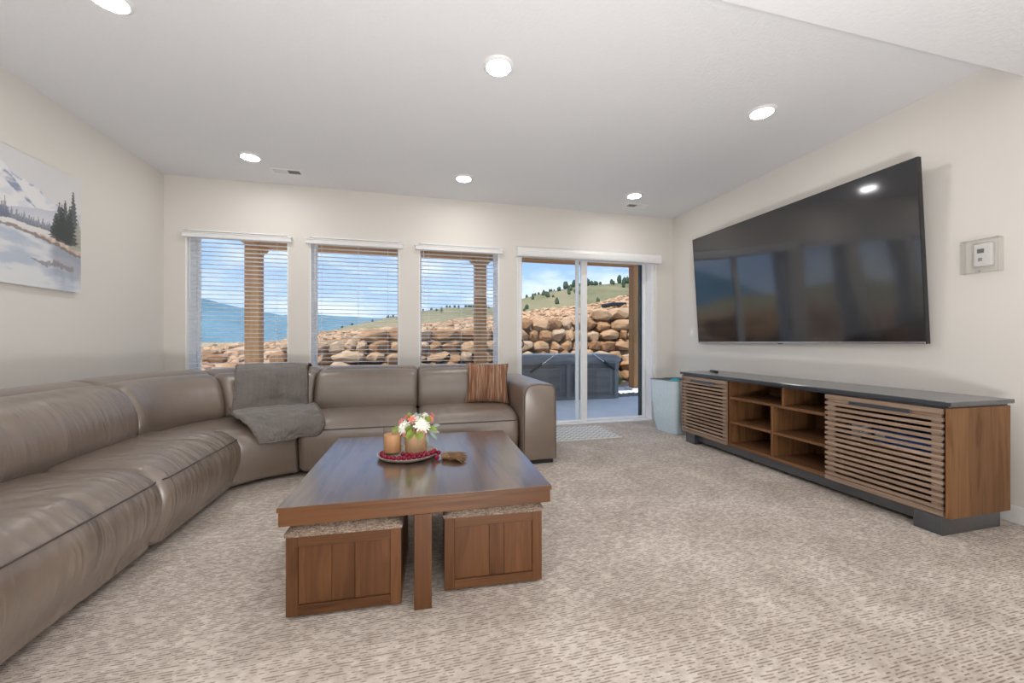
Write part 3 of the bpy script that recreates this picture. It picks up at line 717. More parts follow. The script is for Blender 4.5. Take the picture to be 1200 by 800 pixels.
# vents
for x0, x1, y0, y1, lab in ((-1.375, -1.09, 4.20, 4.335, 'white ceiling vent between the left lights and the windows'), (2.505, 2.80, 4.235, 4.37, 'white ceiling vent near the right wall above the glass door')):
    t = thing('ceiling_vent', lab, 'vent', ((x0 + x1) / 2, (y0 + y1) / 2, H), group='ceiling vents')
    f = MB(); k = .022; xm = (x0 + x1) / 2
    f.box(x0, x1, y0, y0 + k, H - .008, H, .002, 1); f.box(x0, x1, y1 - k, y1, H - .008, H, .002, 1); f.box(x0, x0 + k, y0 + k, y1 - k, H - .008, H, .002, 1); f.box(x1 - k, x1, y0 + k, y1 - k, H - .008, H, .002, 1); f.box(xm - .006, xm + .006, y0 + k, y1 - k, H - .008, H)
    obj('frame', f, M['white'], t)
    obj('duct_dark_sheet', MB().box(x0 + k, x1 - k, y0 + k, y1 - k, H - .0012, H - .0004), M['black'], t)  # black sheet stands for the shade inside the duct
    for side in (0, 1):
        xa, xb = (x0 + k, xm - .006) if side == 0 else (xm + .006, x1 - k)
        n = 9
        for i in range(n):
            xx = xa + (i + .5) * (xb - xa) / n; tl = .006 if side == 0 else -.006
            m = MB(); m.add([(xx - .0012 - tl, y0 + k, H - .008), (xx + .0012 - tl, y0 + k, H - .008), (xx + .0012, y0 + k, H - .001), (xx - .0012, y0 + k, H - .001), (xx - .0012 - tl, y1 - k, H - .008), (xx + .0012 - tl, y1 - k, H - .008), (xx + .0012, y1 - k, H - .001), (xx - .0012, y1 - k, H - .001)],
                  [(0, 1, 2, 3), (7, 6, 5, 4), (0, 4, 5, 1), (1, 5, 6, 2), (2, 6, 7, 3), (3, 7, 4, 0)])
            obj('louvre', m, M['white'], t)

# light switch, thermostat and its guard on the right wall
t = thing('light_switch', 'small white light switch left of the television', 'light switch', (XR, 4.24, 1.175))
obj('plate', MB().box(XR - .006, XR - .0005, 4.203, 4.277, 1.12, 1.235, .002, 1), M['wallplate'], t)
obj('toggle', MB().box(XR - .011, XR - .006, 4.228, 4.252, 1.155, 1.20, .002, 1), M['vinyl'], t)
t = thing('thermostat', 'white wall thermostat inside the clear guard, right of the television', 'thermostat', (XR, 1.632, 1.59))
obj('housing', MB().box(XR - .03, XR - .001, 1.585, 1.668, 1.522, 1.664, .008, 3), M['wallplate'], t, smooth=True)
obj('display', MB().box(XR - .0315, XR - .0285, 1.618, 1.648, 1.604, 1.630), M['screen_grey'], t)
for z in (1.571, 1.560): obj('button', MB().box(XR - .0325, XR - .0285, 1.626, 1.644, z - .003, z + .003), M['screen_grey'], t)
t = thing('thermostat_guard', 'clear plastic lock box around the thermostat on the right wall', 'guard box', (XR, 1.632, 1.48))
g = MB(); a, b, c, d, e = 1.548, 1.716, 1.482, 1.688, XR - .055; w = .004
g.box(e, e + w, a, b, c, d); g.box(e + w, XR - .001, a, a + w, c, d); g.box(e + w, XR - .001, b - w, b, c, d); g.box(e + w, XR - .001, a + w, b - w, c, c + w); g.box(e + w, XR - .001, a + w, b - w, d - w, d)
obj('clear_cover', g, M['clear'], t)
obj('lock', MB().tube([(XR - .066, 1.632, 1.49), (XR - .05, 1.632, 1.49)], .008, 10), M['chrome'], t, smooth=True)

# canvas painting on the left wall
t = thing('mountain_painting', 'unframed canvas of misty blue mountains, a lake and dark firs on the left wall', 'painting', (XL, 2.955, 1.42))
py0, py1, pz0, pz1 = 2.33, 3.585, 1.42, 2.257
obj('stretcher', MB().box(XL + .001, XL + .034, py0, py1, pz0, pz1), M['white'], t)
NX, NZ = 250, 170
def ss(a, b, x): x = max(0, min(1, (x - a) / (b - a))); return x * x * (3 - 2 * x)
def mixc(a, b, k): return tuple(p + (q - p) * k for p, q in zip(a, b))
def fbm(x, y, s): return noise.fractal(Vector((x, y, s)), 1, 2, 5)
H1 = [(0, .45), (.2, .60), (.36, .74), (.5, .90), (.575, .85), (.64, .81), (.70, .785), (.78, .745), (.85, .715), (.93, .68), (1, .66)]
firs = [(.895, .40, .37, .055), (.948, .39, .48, .05), (.858, .42, .31, .05), (.982, .37, .26, .055), (.835, .44, .20, .04), (.925, .40, .34, .05), (.875, .42, .30, .05)]
farfirs = [(.30 + .56 * i / 44, .47 + .012 * math.sin(i * 2.3), .05 + .06 * abs(math.sin(i * 1.7 + .4)) * (1.2 - i / 60), .013) for i in range(45)]
farfirs += [(.42 + .014 * i, .48, .12 + .04 * math.sin(i * 2.1), .016) for i in range(12)]
def paint(u, v):
    c = mixc((.80, .79, .78), (.72, .72, .735), ss(.3, 1, v + .15 * fbm(u * 2, v * 2, 1)))
    h1 = lerp_tab(H1, u) + .022 * fbm(u * 9, 1, 2)
    if v < h1:
        k = fbm(u * 9 - v * 5, v * 11, 3); c = mixc((.80, .805, .82), (.62, .66, .74), .6 * ss(.0, .4, k) * ss(.5, .66, v))
        q = v - (.79 - 1.05 * (u - .575)); th = .055 * ss(.72, .56, u) + .008
        if abs(q + .02) < th * (.6 + .8 * abs(fbm(u * 14, v * 9, 4))) and .3 < u < .72: c = mixc(c, (.24, .30, .46), .85 * ss(-.25, .2, k + .15))
        if abs(v - h1 + .012) < .008 and fbm(u * 17, 2, 6) > .05: c = mixc(c, (.42, .47, .60), .7)
    h2 = .575 + .34 * (u - .6) * (1 if u < .88 else .88 / u) + .02 * fbm(u * 6, 2, 7)
    if v < h2: c = mixc((.60, .62, .70), (.73, .735, .77), ss(h2, h2 - .12, v))
    for fx, fz, fh, fw in farfirs:
        dz = (v - fz) / fh
        if -.25 < dz < 1:
            if abs(u - fx) < fw * (1 - dz) * (.75 + .4 * abs(math.sin(v * 260))): c = mixc(c, (.20, .22, .29), .75)
    h3 = .475 - .03 * (u - .5) + .012 * fbm(u * 9, 0, 3)
    if v < h3: c = mixc((.78, .76, .74), (.66, .66, .69), ss(h3, h3 - .10, v))
    h4 = .43 - .23 * max(0, u - .60) + .015 * fbm(u * 12, 3, 1)          # lake
    if u > .86: h4 -= .02
    if v < h4:
        k = fbm(u * 4, v * 9, 11); c = mixc((.50, .56, .66), (.74, .755, .78), ss(-.35, .35, k + .9 * (.36 - v)))
        if u > .78: c = mixc(c, (.33, .35, .42), .75 * ss(.78, .84, u) * ss(.0, .22, v + .06 * fbm(u * 30, v * 3, 2)))
        if u < .52: c = mixc(c, (.25, .30, .42), .6 * ss(.0, .35, fbm(u * 7, v * 9, 14)) * ss(.30, .46, v))
        bl = .22 + .012 * math.sin(u * 23) - .15 * (u - .70)
        if .68 < u < .95 and abs(v - bl) < .022 * ss(.66, .80, u) * (.4 + abs(fbm(u * 26, v * 14, 5)) * 1.8): c = mixc(c, (.30, .27, .28), .8)
    bk = h4 + .055 * ss(.62, .9, u)
    if h4 <= v < bk: c = mixc((.50, .36, .29), (.72, .62, .56), .5 + fbm(u * 24, v * 30, 8))
    if abs(v - h4) < .012 * (1 + fbm(u * 30, 0, 4)) and u > .5: c = mixc(c, (.25, .20, .18), .8)
    for q, (fx, fz, fh, fw) in enumerate(firs):
        dz = (v - fz) / fh
        if 0 < dz < 1:
            wd = fw * (1 - dz) * (.62 + .55 * abs(math.sin(v * 95 + q))) + .002 + .006 * fbm(u * 60, v * 60, q)
            if abs(u - fx) < wd: c = mixc(c, (.42, .42, .36) if q == 3 else (.085, .095, .095), .88)
    return c
pm = MB(); cols = []
for j in range(NZ + 1):
    for i in range(NX + 1):
        u, v = i / NX, j / NZ
        pm.v.append((XL + .0345, py0 + u * (py1 - py0), pz0 + v * (pz1 - pz0))); cols.append(paint(u, v))
for j in range(NZ):
    for i in range(NX): k = j * (NX + 1) + i; pm.f.append((k, k + 1, k + NX + 2, k + NX + 1))
o = obj('painted_face', pm, M['canvas'], t)
ca = o.data.color_attributes.new('paint', 'FLOAT_COLOR', 'POINT'); ca.data.foreach_set('color', [x for c in cols for x in (c[0], c[1], c[2], 1.0)])

# ================================================================== TELEVISION
TVW, TVH = 2.20, 1.255
t = thing('wall_television', 'very large black flat television tilted out from the right wall, reflecting the windows', 'television', (3.352, 2.97, 1.043), (0, 0, 0))
t.rotation_euler = Matrix.Rotation(R(-90), 3, 'Z').to_euler()
# local: x along the width (towards the camera is +x), y out of the back into the wall is +y, z up; front faces -y
t.rotation_euler = (R(4.0), 0, R(-90.5))
def tvp(name, mb, m, **k): return obj(name, mb, m, t, world=False, **k)
tvp('screen', MB().box(-TVW / 2 + .008, TVW / 2 - .008, -.0035, .002, .016, TVH - .008), M['tv'])
b_ = MB(); b_.box(-TVW / 2, TVW / 2, -.005, .03, TVH - .008, TVH, .001, 1); b_.box(-TVW / 2, -TVW / 2 + .008, -.005, .03, 0, TVH - .008, .001, 1); b_.box(TVW / 2 - .008, TVW / 2, -.005, .03, 0, TVH - .008, .001, 1)
tvp('bezel', b_, M['black'])
o = tvp('lower_bezel', MB().box(-TVW / 2 + .008, TVW / 2 - .008, -.006, .03, 0, .016, .002, 1), M['chrome']); o['label'] = 'silver strip under the screen'
tvp('back_panel', MB().box(-TVW / 2 + .01, TVW / 2 - .01, .003, .034, .01, TVH - .01, .004, 1), M['black'])
tvp('sensor', MB().box(-.02, .02, -.004, .02, -.007, .001, .002, 1), M['black'])
tvp('wall_bracket', MB().box(-.35, .35, .034, .052, .35, .8, .004, 1).box(-.30, -.26, .05, .085, .45, .80).box(.26, .30, .05, .085, .45, .80), M['black'])

# ================================================================== MEDIA CONSOLE
CX0, CX1, CY0, CY1 = 2.775, 3.265, 1.458, 3.625
con = thing('media_console', 'long low walnut media console with slatted doors and a black top under the television', 'cabinet', (3.02, 2.54, 0))
ZB, ZT = .105, .70
D = CX0 + .035                      # plane of the carcass front behind the doors
obj('side_panel', MB().box(CX0 + .004, CX1, CY0, CY0 + .022, ZB, ZT, .002, 1), M['con_z'], con)
obj('side_panel', MB().box(CX0 + .004, CX1, CY1 - .022, CY1, ZB, ZT, .002, 1), M['con_z'], con)
obj('bottom_panel', MB().box(D - .01, CX1, CY0 + .022, CY1 - .022, ZB, ZB + .025, .002, 1), M['con_y'], con)
obj('back_panel', MB().box(CX1 - .012, CX1 - .002, CY0 + .022, CY1 - .022, ZB + .025, ZT), M['con_y'], con)
tp = MB().box(CX0 - .012, CX1 + .01, CY0 - .012, CY1 + .012, ZT + .012, ZT + .036, .003, 1)
obj('top', tp, M['con_top'], con)
obj('top_recess', MB().box(CX0 + .012, CX1, CY0 + .012, CY1 - .012, ZT - .003, ZT + .013), M['con_top'], con)
YA, YC = 2.12, 2.995               # bay between the doors
for y in (YA - .012, YC + .0): obj('partition', MB().box(D, CX1 - .012, y, y + .022, ZB + .025, ZT - .003, .001, 1), M['con_z'], con)
zu = .543; YD_U = 2.464; YD_L = 2.56; ZS_L = ZS_R = .322
# positions measured along the front
obj('shelf', MB().box(D - .004, CX1 - .012, YA + .01, YC, zu - .011, zu + .011, .001, 1), M['con_y'], con)
obj('divider', MB().box(D - .002, CX1 - .012, YD_U - .011, YD_U + .011, zu + .011, ZT - .003, .001, 1), M['con_z'], con)
obj('divider', MB().box(D - .002, CX1 - .012, YD_L - .011, YD_L + .011, ZB + .025, zu - .011, .001, 1), M['con_z'], con)
obj('shelf', MB().box(D - .003, CX1 - .012, YD_L + .011, YC, ZS_L - .010, ZS_L + .010, .001, 1), M['con_y'], con)
obj('shelf', MB().box(D - .003, CX1 - .012, YA + .01, YD_L - .011, ZS_R - .010, ZS_R + .010, .001, 1), M['con_y'], con)
base = MB().box(CX0 + .06, CX1 - .03, CY0 + .06, CY1 - .05, .03, ZB, .002, 1)
obj('plinth', base, M['con_top'], con)
for y in (CY0 + .035, CY1 - .19):
    obj('foot', MB().box(CX0 + .008, CX1 - .01, y, y + .13, 0, ZB, .003, 1), M['con_top'], con)
# doors
def console_door(y0, y1):
    d = bpy.data.objects.new('door', None); COL.objects.link(d); d.parent = con; ORIGIN[d.name] = ORIGIN[con.name]
    for ya, yb in ((y0 + .012, y0 + .055), (y1 - .055, y1 - .012)): obj('stile', MB().box(CX0 + .012, D - .004, ya, yb, ZB + .004, ZT - .008, .001, 1), M['slat_wood'], d)
    n = 17; pitch = (ZT - .006 - ZB - .002) / n
    for i in range(n):
        z = ZB + .002 + pitch * i
        hgt = .0195 if 0 < i < n - 1 else .030
        zz = z if i < n - 1 else z + pitch - hgt
        obj('slat', MB().box(CX0, CX0 + .016, y0, y1, zz, zz + hgt, .0015, 1), M['slat_wood'], d)
    obj('rail', MB().box(CX0 + .014, D - .006, y0 + .055, y1 - .055, ZB + .002, ZB + .05), M['slat_wood'], d)
    obj('rail', MB().box(CX0 + .014, D - .006, y0 + .055, y1 - .055, ZT - .055, ZT - .008), M['slat_wood'], d)
    h = obj('handle', MB().box(CX0 - .006, CX0 + .002, y0 + .14 if y0 < 2.5 else y1 - .47, y0 + .47 if y0 < 2.5 else y1 - .14, ZT - .055, ZT - .033, .002, 1), M['con_top'], d); h['label'] = 'flat black bar handle'
console_door(CY0 + .03, 2.115); console_door(3.005, CY1 - .004)
# contents seen between the slats
obj_b = thing('blue_box', 'flat blue cardboard box with a white label behind the right slatted console door', 'box', (2.99, 1.72, .44))
obj('shelf', MB().box(D, CX1 - .012, CY0 + .022, YA - .012, .405, .425, .001, 1), M['con_y'], con)
o = MB().box(2.845, 3.10, 1.55, 1.86, .425, .50, .002, 1); obj('carton', o, M['blue'], obj_b)
obj('label', MB().box(2.8435, 2.845, 1.80, 1.85, .455, .480), M['paper'], obj_b)
pb = MB().box(2.85, 2.95, 1.94, 1.995, .425, .505, .002, 1); tag(obj('card_packet', pb, M['paper'], None, at=(2.9, 1.967, .425)), 'small white packet behind the right slatted console door, left of the blue box', 'box')
# remote on the far end of the top
t = thing('remote_control', 'slim black remote control lying on the far end of the console top', 'remote', (3.08, 3.50, ZT + .0365), (0, 0, R(62)))
obj('body', MB().box(-.09, .09, -.022, .022, 0, .016, .005, 2), M['black'], t, world=False, smooth=True)
bt = MB()
for i in range(6):
    for j in (-1, 0, 1): bt.box(-.07 + i * .022, -.058 + i * .022, j * .012 - .004, j * .012 + .004, .0155, .018)
obj('buttons', bt, M['screen_grey'], t, world=False)

# ================================================================== LAUNDRY BIN
t = thing('felt_bin', 'soft grey felt bin coloured pale blue for window light, holding turquoise cloth, in the corner beyond the console', 'bin', (2.97, 3.96, 0))
top = [(2.735, 4.15), (2.83, 3.80), (3.235, 3.87), (3.15, 4.22)]; bot = [(2.80, 4.12), (2.868, 3.84), (3.19, 3.90), (3.12, 4.17)]
def ringpts(c4, n=10, rad=.12):
    out = []
    for i in range(4):
        a, b, c = Vector(c4[i - 1]), Vector(c4[i]), Vector(c4[(i + 1) % 4]); p0 = b + (a - b).normalized() * .03; p1 = b + (c - b).normalized() * .03
        out += [p0, (p0 + p1 + 2 * b) / 4, p1]; p2 = c + (b - c).normalized() * .03
        for k in range(1, n): out.append(p1.lerp(p2, k / n))
    return out
def wallring(off, z0, z1, nz=10):
    m = MB(); A, B = ringpts(bot), ringpts(top); n = len(A)
    for j in range(nz + 1):
        v = j / nz; cc = sum(A, Vector((0, 0))) / n
        for i in range(n):
            p = A[i].lerp(B[i], v); d = (p - cc).normalized(); w = .018 * noise.noise(Vector((p.x * 6, p.y * 6, v * 4))) * (1 if off == 0 else 1) + .02 * math.sin(v * math.pi * 1.0)
            m.v.append((p.x + d.x * (w + off), p.y + d.y * (w + off), z0 + (z1 - z0) * v - (.012 * abs(noise.noise(Vector((p.x * 5, p.y * 5, 9)))) if j == nz else 0)))
    for j in range(nz):
        for i in range(n): m.f.append((j * n + i, j * n + (i + 1) % n, (j + 1) * n + (i + 1) % n, (j + 1) * n + i))
    return m, n, nz
m, n, nz = wallring(0, .002, .615); m2, _, _ = wallring(-.006, .006, .615); k = len(m.v)
m.f.append(tuple(range(n)))
obj('shell', m, M['felt'], t, smooth=True, angle=60)
obj('lining', m2, M['felt_in'], t, smooth=True)
rim = [Vector(m.v[nz * n + i]) for i in range(n)]; obj('top_binding', MB().tube(rim + [rim[0]], .005, 6, False), M['felt_in'], t, smooth=True)
cl = MB(); q = 16
for j in range(q + 1):
    for i in range(q + 1):
        u, v = i / q, j / q; a = Vector(top[0]).lerp(Vector(top[1]), u); b = Vector(top[3]).lerp(Vector(top[2]), u); p = a.lerp(b, .07 + .86 * v) ; p = p + (Vector((2.985, 4.01)) - p) * .10
        e = min(u, 1 - u, v, 1 - v)
        cl.v.append((p.x, p.y, .575 + .04 * noise.noise(Vector((u * 4, v * 4, 2))) + .055 * math.exp(-((u - .75) ** 2 + (v - .3) ** 2) * 18) - .10 * max(0, 1 - e * 8)))
for j in range(q):
    for i in range(q): kk = j * (q + 1) + i; cl.f.append((kk, kk + 1, kk + q + 2, kk + q + 1))
o = obj('turquoise_cloth', cl, M['turq'], None, smooth=True, at=(2.98, 4.0, .5)); tag(o, 'crumpled turquoise cloth showing in the top of the felt bin', 'cloth')
sm_ = o.modifiers.new('solid', 'SOLIDIFY'); sm_.thickness = .004

# door mat
dm = MB(); nx, ny = 30, 20
dm.box(1.25, 2.205, 3.865, 4.48, .001, .013, .004, 2)
tag(obj('door_mat', dm, M['doormat'], None, at=(1.73, 4.17, 0)), 'white doormat with grey zigzag pattern on the carpet before the glass door', 'mat')

# ================================================================== SECTIONAL SOFA
sofa = thing('sectional_sofa', 'large taupe leather corner sectional sofa with puffed seats and stitched seams', 'sofa', (-1.3, 3.3, 0))
def smooth_profile(pts, per=3): return [(p.x, p.y) for p in catmull([(a, b, 0) for a, b in pts], per, True)]
def area2(p): return sum(p[i][0] * p[(i + 1) % len(p)][1] - p[(i + 1) % len(p)][0] * p[i][1] for i in range(len(p)))
def inset(prof, e):
    if e < 1e-6: return prof
    n = len(prof); out = []; sg = 1 if area2(prof) > 0 else -1
    for i in range(n):
        a, b = prof[i - 1], prof[(i + 1) % n]; dx, dy = b[0] - a[0], b[1] - a[1]; l = math.hypot(dx, dy) or 1
        out.append((prof[i][0] - sg * dy / l * e, prof[i][1] + sg * dx / l * e))
    return out
WS = -1
def loft(name, prof, frame, width, parent, rend=.06, n=26, crown=0.0, czone=.38, wrinkle=.6, mat=None, ends=(1, 1)):
    """prof: closed (u, z); frame(t) -> origin, outward direction, depth scale; ends rounded like a stuffed cushion"""
    ts = []; k = 5; re = min(.45, rend / width)
    for i in range(k + 1): ts.append(re * (1 - math.cos(i / k * math.pi / 2)))
    mid = [re + (1 - 2 * re) * i / (n - 1) for i in range(1, n - 1)]
    ts = ts + mid + [1 - x for x in reversed(ts)]
    mb = MB(); m = len(prof); uvs = []; wr = []
    for t in ts:
        de = t if ends[0] else 1; df = 1 - t if ends[1] else 1
        d = min(de, df); q = max(0, 1 - d / re); e = rend * (1 - math.sqrt(max(0, 1 - q * q)))
        P = inset(prof, e); o, dr, sc = frame(t); cr = crown * (1 - abs(2 * t - 1) ** 3)
        for i, (u, z) in enumerate(P):
            if wrinkle >= .7 and 0 < i:
                a = P[i - 1]; b = P[(i + 1) % m]; tx, tz = b[0] - a[0], b[1] - a[1]; l = math.hypot(tx, tz) or 1; x_ = t * width
                zone = math.exp(-((u - .13) / .17) ** 2) * (1 if z > .18 else .3) if name == 'seat' else math.exp(-((z - .74) / .10) ** 2)
                fold = noise.noise(Vector((x_ * 15 + 2.5 * u + 1.5 * noise.noise(Vector((x_ * 3, u * 6, 1))), u * 3.0 + z * 2.0, len(name) + o[1])))
                amp = .0085 * wrinkle * zone * (.45 + .9 * max(0, noise.noise(Vector((x_ * 3.1, u * 2, 4)) ) + .3)) * min(1, d * 9)
                h_ = amp * (abs(fold) * 2 - .5); u = u - tz / l * h_ * WS; z = z + tx / l * h_ * WS
            zz = z + (cr * ss(czone, czone + .10, z) if crown else 0)
            mb.v.append((o[0] + dr[0] * u * sc, o[1] + dr[1] * u * sc, zz)); uvs.append((t * width, i / m)); wr.append(wrinkle)
    for j in range(len(ts) - 1):
        for i in range(m): mb.f.append((j * m + i, j * m + (i + 1) % m, (j + 1) * m + (i + 1) % m, (j + 1) * m + i))
    mb.f.append(tuple(range(m))); mb.f.append(tuple((len(ts) - 1) * m + i for i in range(m)))
    o = obj(name, mb, mat or M['leather'], parent, smooth=True, angle=70)
    me = o.data; uvl = me.uv_layers.new(name='UVMap')
    for lp in me.loops: uvl.data[lp.index].uv = uvs[lp.vertex_index]
    at = me.attributes.new('wrinkle', 'FLOAT', 'POINT'); at.data.foreach_set('value', wr)
    return o
SEAT = smooth_profile([(.05, .04), (.015, .10), (-.012, .20), (-.018, .30), (.0, .365), (.035, .405), (.10, .437), (.22, .455), (.38, .458), (.54, .45), (.575, .42), (.58, .25), (.575, .05), (.30, .035)])
SEAT_FINE = smooth_profile([(.05, .04), (.010, .10), (-.030, .20), (-.035, .29), (-.012, .36), (.03, .405), (.10, .440), (.22, .458), (.38, .458), (.54, .45), (.575, .42), (.58, .25), (.575, .05), (.30, .035)], 7)
BACK = smooth_profile([(.485, .43), (.470, .50), (.485, .60), (.52, .69), (.565, .755), (.63, .785), (.71, .775), (.77, .71), (.79, .60), (.79, .46), (.70, .42), (.56, .415)])
BACK_FINE = smooth_profile([(.485, .43), (.455, .50), (.455, .59), (.49, .68), (.55, .750), (.63, .785), (.71, .775), (.77, .71), (.79, .60), (.79, .46), (.70, .42), (.56, .415)], 6)
HEAD = smooth_profile([(.655, .70), (.66, .765), (.72, .805), (.80, .818), (.90, .805), (.98, .76), (1.01, .68), (1.0, .56), (.90, .50), (.75, .52)])
FRAME = [(.56, .04), (.56, .50), (.80, .56), (.98, .56), (1.03, .50), (1.04, .04)]
FRAME = smooth_profile([(.57, .045), (.57, .2), (.57, .40), (.75, .44), (.93, .50), (1.01, .52), (1.035, .42), (1.04, .2), (1.035, .045), (.8, .04)], 2)
def seam(seat, frame, width, z=.372, u=-.002, wob=0.0):
    pts = []
    for i in range(25):
        t = .02 + .96 * i / 24; o, d, sc = frame(t); q = max(0, 1 - min(t, 1 - t) / .06) ** 2 * .03
        pts.append((o[0] + d[0] * (u + q) * sc, o[1] + d[1] * (u + q) * sc, z))
    obj('seam', MB().tube(pts, .0032, 5), M['stitch'], seat)
def straight(p0, p1, d): return lambda t: ((p0[0] + (p1[0] - p0[0]) * t, p0[1] + (p1[1] - p0[1]) * t), d, 1.0)
RY = 3.30                      # front plane of the right leg
LX = -1.225                    # front plane of the left leg
def module(frame, width, wr, crown=.016, bframe=None, bw=None):
    sf = -.002 if wr < .7 else -.012
    s = loft('seat', SEAT if wr < .7 else SEAT_FINE, frame, width, sofa, .055, 22 if wr < .7 else 90, crown, .38, wr); seam(s, frame, width, .372, sf)
    bf, bw = bframe or frame, bw or width
    loft('backrest', BACK if wr < .7 else BACK_FINE, bf, bw, sofa, .05 if wr < .7 else .075, 22 if wr < .7 else 80, .012, .55, wr * .75)
    loft('headrest', HEAD, bf, bw, sofa, .05, 18, .0, .5, .6)
    loft('frame', FRAME, frame, width, sofa, .012, 8, 0, .5, .1)
module(straight((.02, RY), (.885, RY), (0, 1)), .865, .35)
module(straight((-.885, RY), (.02, RY), (0, 1)), .905, .35)
module(straight((LX, 2.285), (LX, 3.145), (-1, 0)), .86, 1.0, .016, straight((LX, 1.93), (LX, 2.97), (-1, 0)), 1.04)
LX4 = LX - .01
module(straight((LX4, 1.40), (LX4, 2.285), (-1, 0)), .885, 1.1, .016, straight((LX4, 1.40), (LX4, 1.93), (-1, 0)), .53)
# corner wedge
def corner_frame(t):
    a = R(180 - 90 * t); p = Vector((LX + .01, 3.15)).lerp(Vector((-.89, RY + .02)), t); k = 1 + .36 * math.sin(math.pi * t) ** 1.0
    return (p.x - .0, p.y), (math.cos(a), math.sin(a)), k
def corner_back(t):
    a = R(180 - 90 * t); p = Vector((LX + .01, 2.975)).lerp(Vector((-.89, RY + .02)), t); k = 1 + .36 * math.sin(math.pi * t)
    return (p.x, p.y), (math.cos(a), math.sin(a)), k
def sub(f, a, b): return lambda t: f(a + (b - a) * t)
loft('corner_seat', [(u * .92 + .02, z - .012) for u, z in SEAT], corner_frame, .55, sofa, .03, 22, 0, .38, .3)
for a, b in ((.0, .52), (.52, 1.0)):
    loft('corner_backrest', BACK, sub(corner_back, a, b), .6, sofa, .045, 18, .006, .55, .45)
    loft('corner_headrest', HEAD, sub(corner_back, a, b), .7, sofa, .045, 18, 0, .5, .6)
loft('corner_frame', FRAME, corner_back, .8, sofa, .01, 20, 0, .5, .1)
# arms
def arm(x0, x1, y0, y1, along='y'):
    def rr_prof(w, h, r, n=6):
        pts = [(0, .035), (0, h - r * 1.25)]
        for i in range(1, n): a = math.pi - i / n * math.pi / 2; pts.append((r + r * math.cos(a), h - r * 1.25 + r * 1.25 * math.sin(a)))
        pts += [(r, h), (w * .5, h + .004), (w - r * .8, h - .004)]
        for i in range(1, n): a = math.pi / 2 - i / n * math.pi / 2; pts.append((w - r * .8 + r * .8 * math.cos(a), h - r * .8 + r * .8 * math.sin(a)))
        pts += [(w, h - r * .8), (w + .004, .3), (w, .035)]
        return pts
    w = x1 - x0; P = rr_prof(w, .695, .095)
    L = y1 - y0
    fr = lambda t: ((x0, 0), (1, 0), 1)
    mb = MB(); m = len(P); uvs = []; st = [0, .006, .016, .03, .05] + [.05 + (L - .10) * i / 12 for i in range(1, 12)] + [L - .05, L - .03, L - .012, L]
    for s_ in st:
        q = max(0, 1 - min(s_, L - s_) / .03); e = .028 * (1 - math.sqrt(max(0, 1 - q * q)))
        sl = .0
        for u, z in inset(P, e): mb.v.append((x0 + u, y0 + s_, max(z, .035)))
    for j in range(len(st) - 1):
        for i in range(m): mb.f.append((j * m + i, j * m + (i + 1) % m, (j + 1) * m + (i + 1) % m, (j + 1) * m + i))
    mb.f.append(tuple(range(m))); mb.f.append(tuple((len(st) - 1) * m + i for i in range(m)))
    o = obj('arm', mb, M['leather'], sofa, smooth=True, angle=60)
    pp = [(x0 + u, y0 + .006, z) for u, z in inset(P, .012)]
    obj('piping', MB().tube(pp, .003, 5), M['stitch'], o)
arm(.89, 1.195, 3.20, 4.32)
arm_y = MB().box(LX - 1.03, LX + .04, 1.10, 1.395, .035, .695, .09, 5); obj('arm', arm_y, M['leather'], sofa, smooth=True)
for x0, x1, y0, y1 in ((.93, 1.17, 3.225, 3.40), (.93, 1.17, 4.15, 4.30), (-.85, -.70, 3.42, 3.52), (-2.2, -2.05, 4.0, 4.1), (-1.45, -1.33, 1.2, 1.35), (-2.2, -2.1, 1.2, 1.35)):
    obj('foot', MB().box(x0, x1, y0, y1, 0, .04, .004, 1), M['black'], sofa)

# ================================================================== COFFEE TABLE AND OTTOMANS
ct = thing('coffee_table', 'square dark walnut coffee table with a thick top on flat upright legs', 'table', (.044, 2.103, 0), (0, 0, R(-1.2)))
h = .528
obj('top', MB().box(-h + .0015, h - .0015, -h + .0015, h - .0015, .4485, .45), M['table_top'], ct, world=False)
obj('top_lip', MB().box(-h, h, -h, h, .432, .4487, .001, 1), M['table_edge'], ct, world=False)
for k, (x0, x1, y0, y1, mm) in enumerate(((-h + .005, h - .005, -h + .004, -h + .03, 'table_edge'), (-h + .005, h - .005, h - .03, h - .004, 'table_edge'), (-h + .004, -h + .03, -h + .03, h - .03, 'con_y'), (h - .03, h - .004, -h + .03, h - .03, 'con_y'))):
    obj('apron', MB().box(x0, x1, y0, y1, .378, .433, .0015, 1), M[mm], ct, world=False)
for k, (x, y, hx, hy) in enumerate(((0, -h + .032, .034, .014), (0, h - .032, .034, .014), (-h + .032, .012, .014, .026), (h - .032, .012, .014, .026))):
    x = x + (-.005 if k < 2 else 0)
    obj('leg', MB().box(x - hx, x + hx, y - (.03 if k < 2 else hy), y + (.03 if k < 2 else hy), 0, .378, .002, 1), M['table_leg'], ct, world=False)
obj('stretcher', MB().box(-.03, .03, -h + .06, h - .06, .34, .378).box(-h + .046, -.03, 0, .025, .34, .378).box(.03, h - .046, 0, .025, .34, .378), M['table_leg'], ct, world=False)
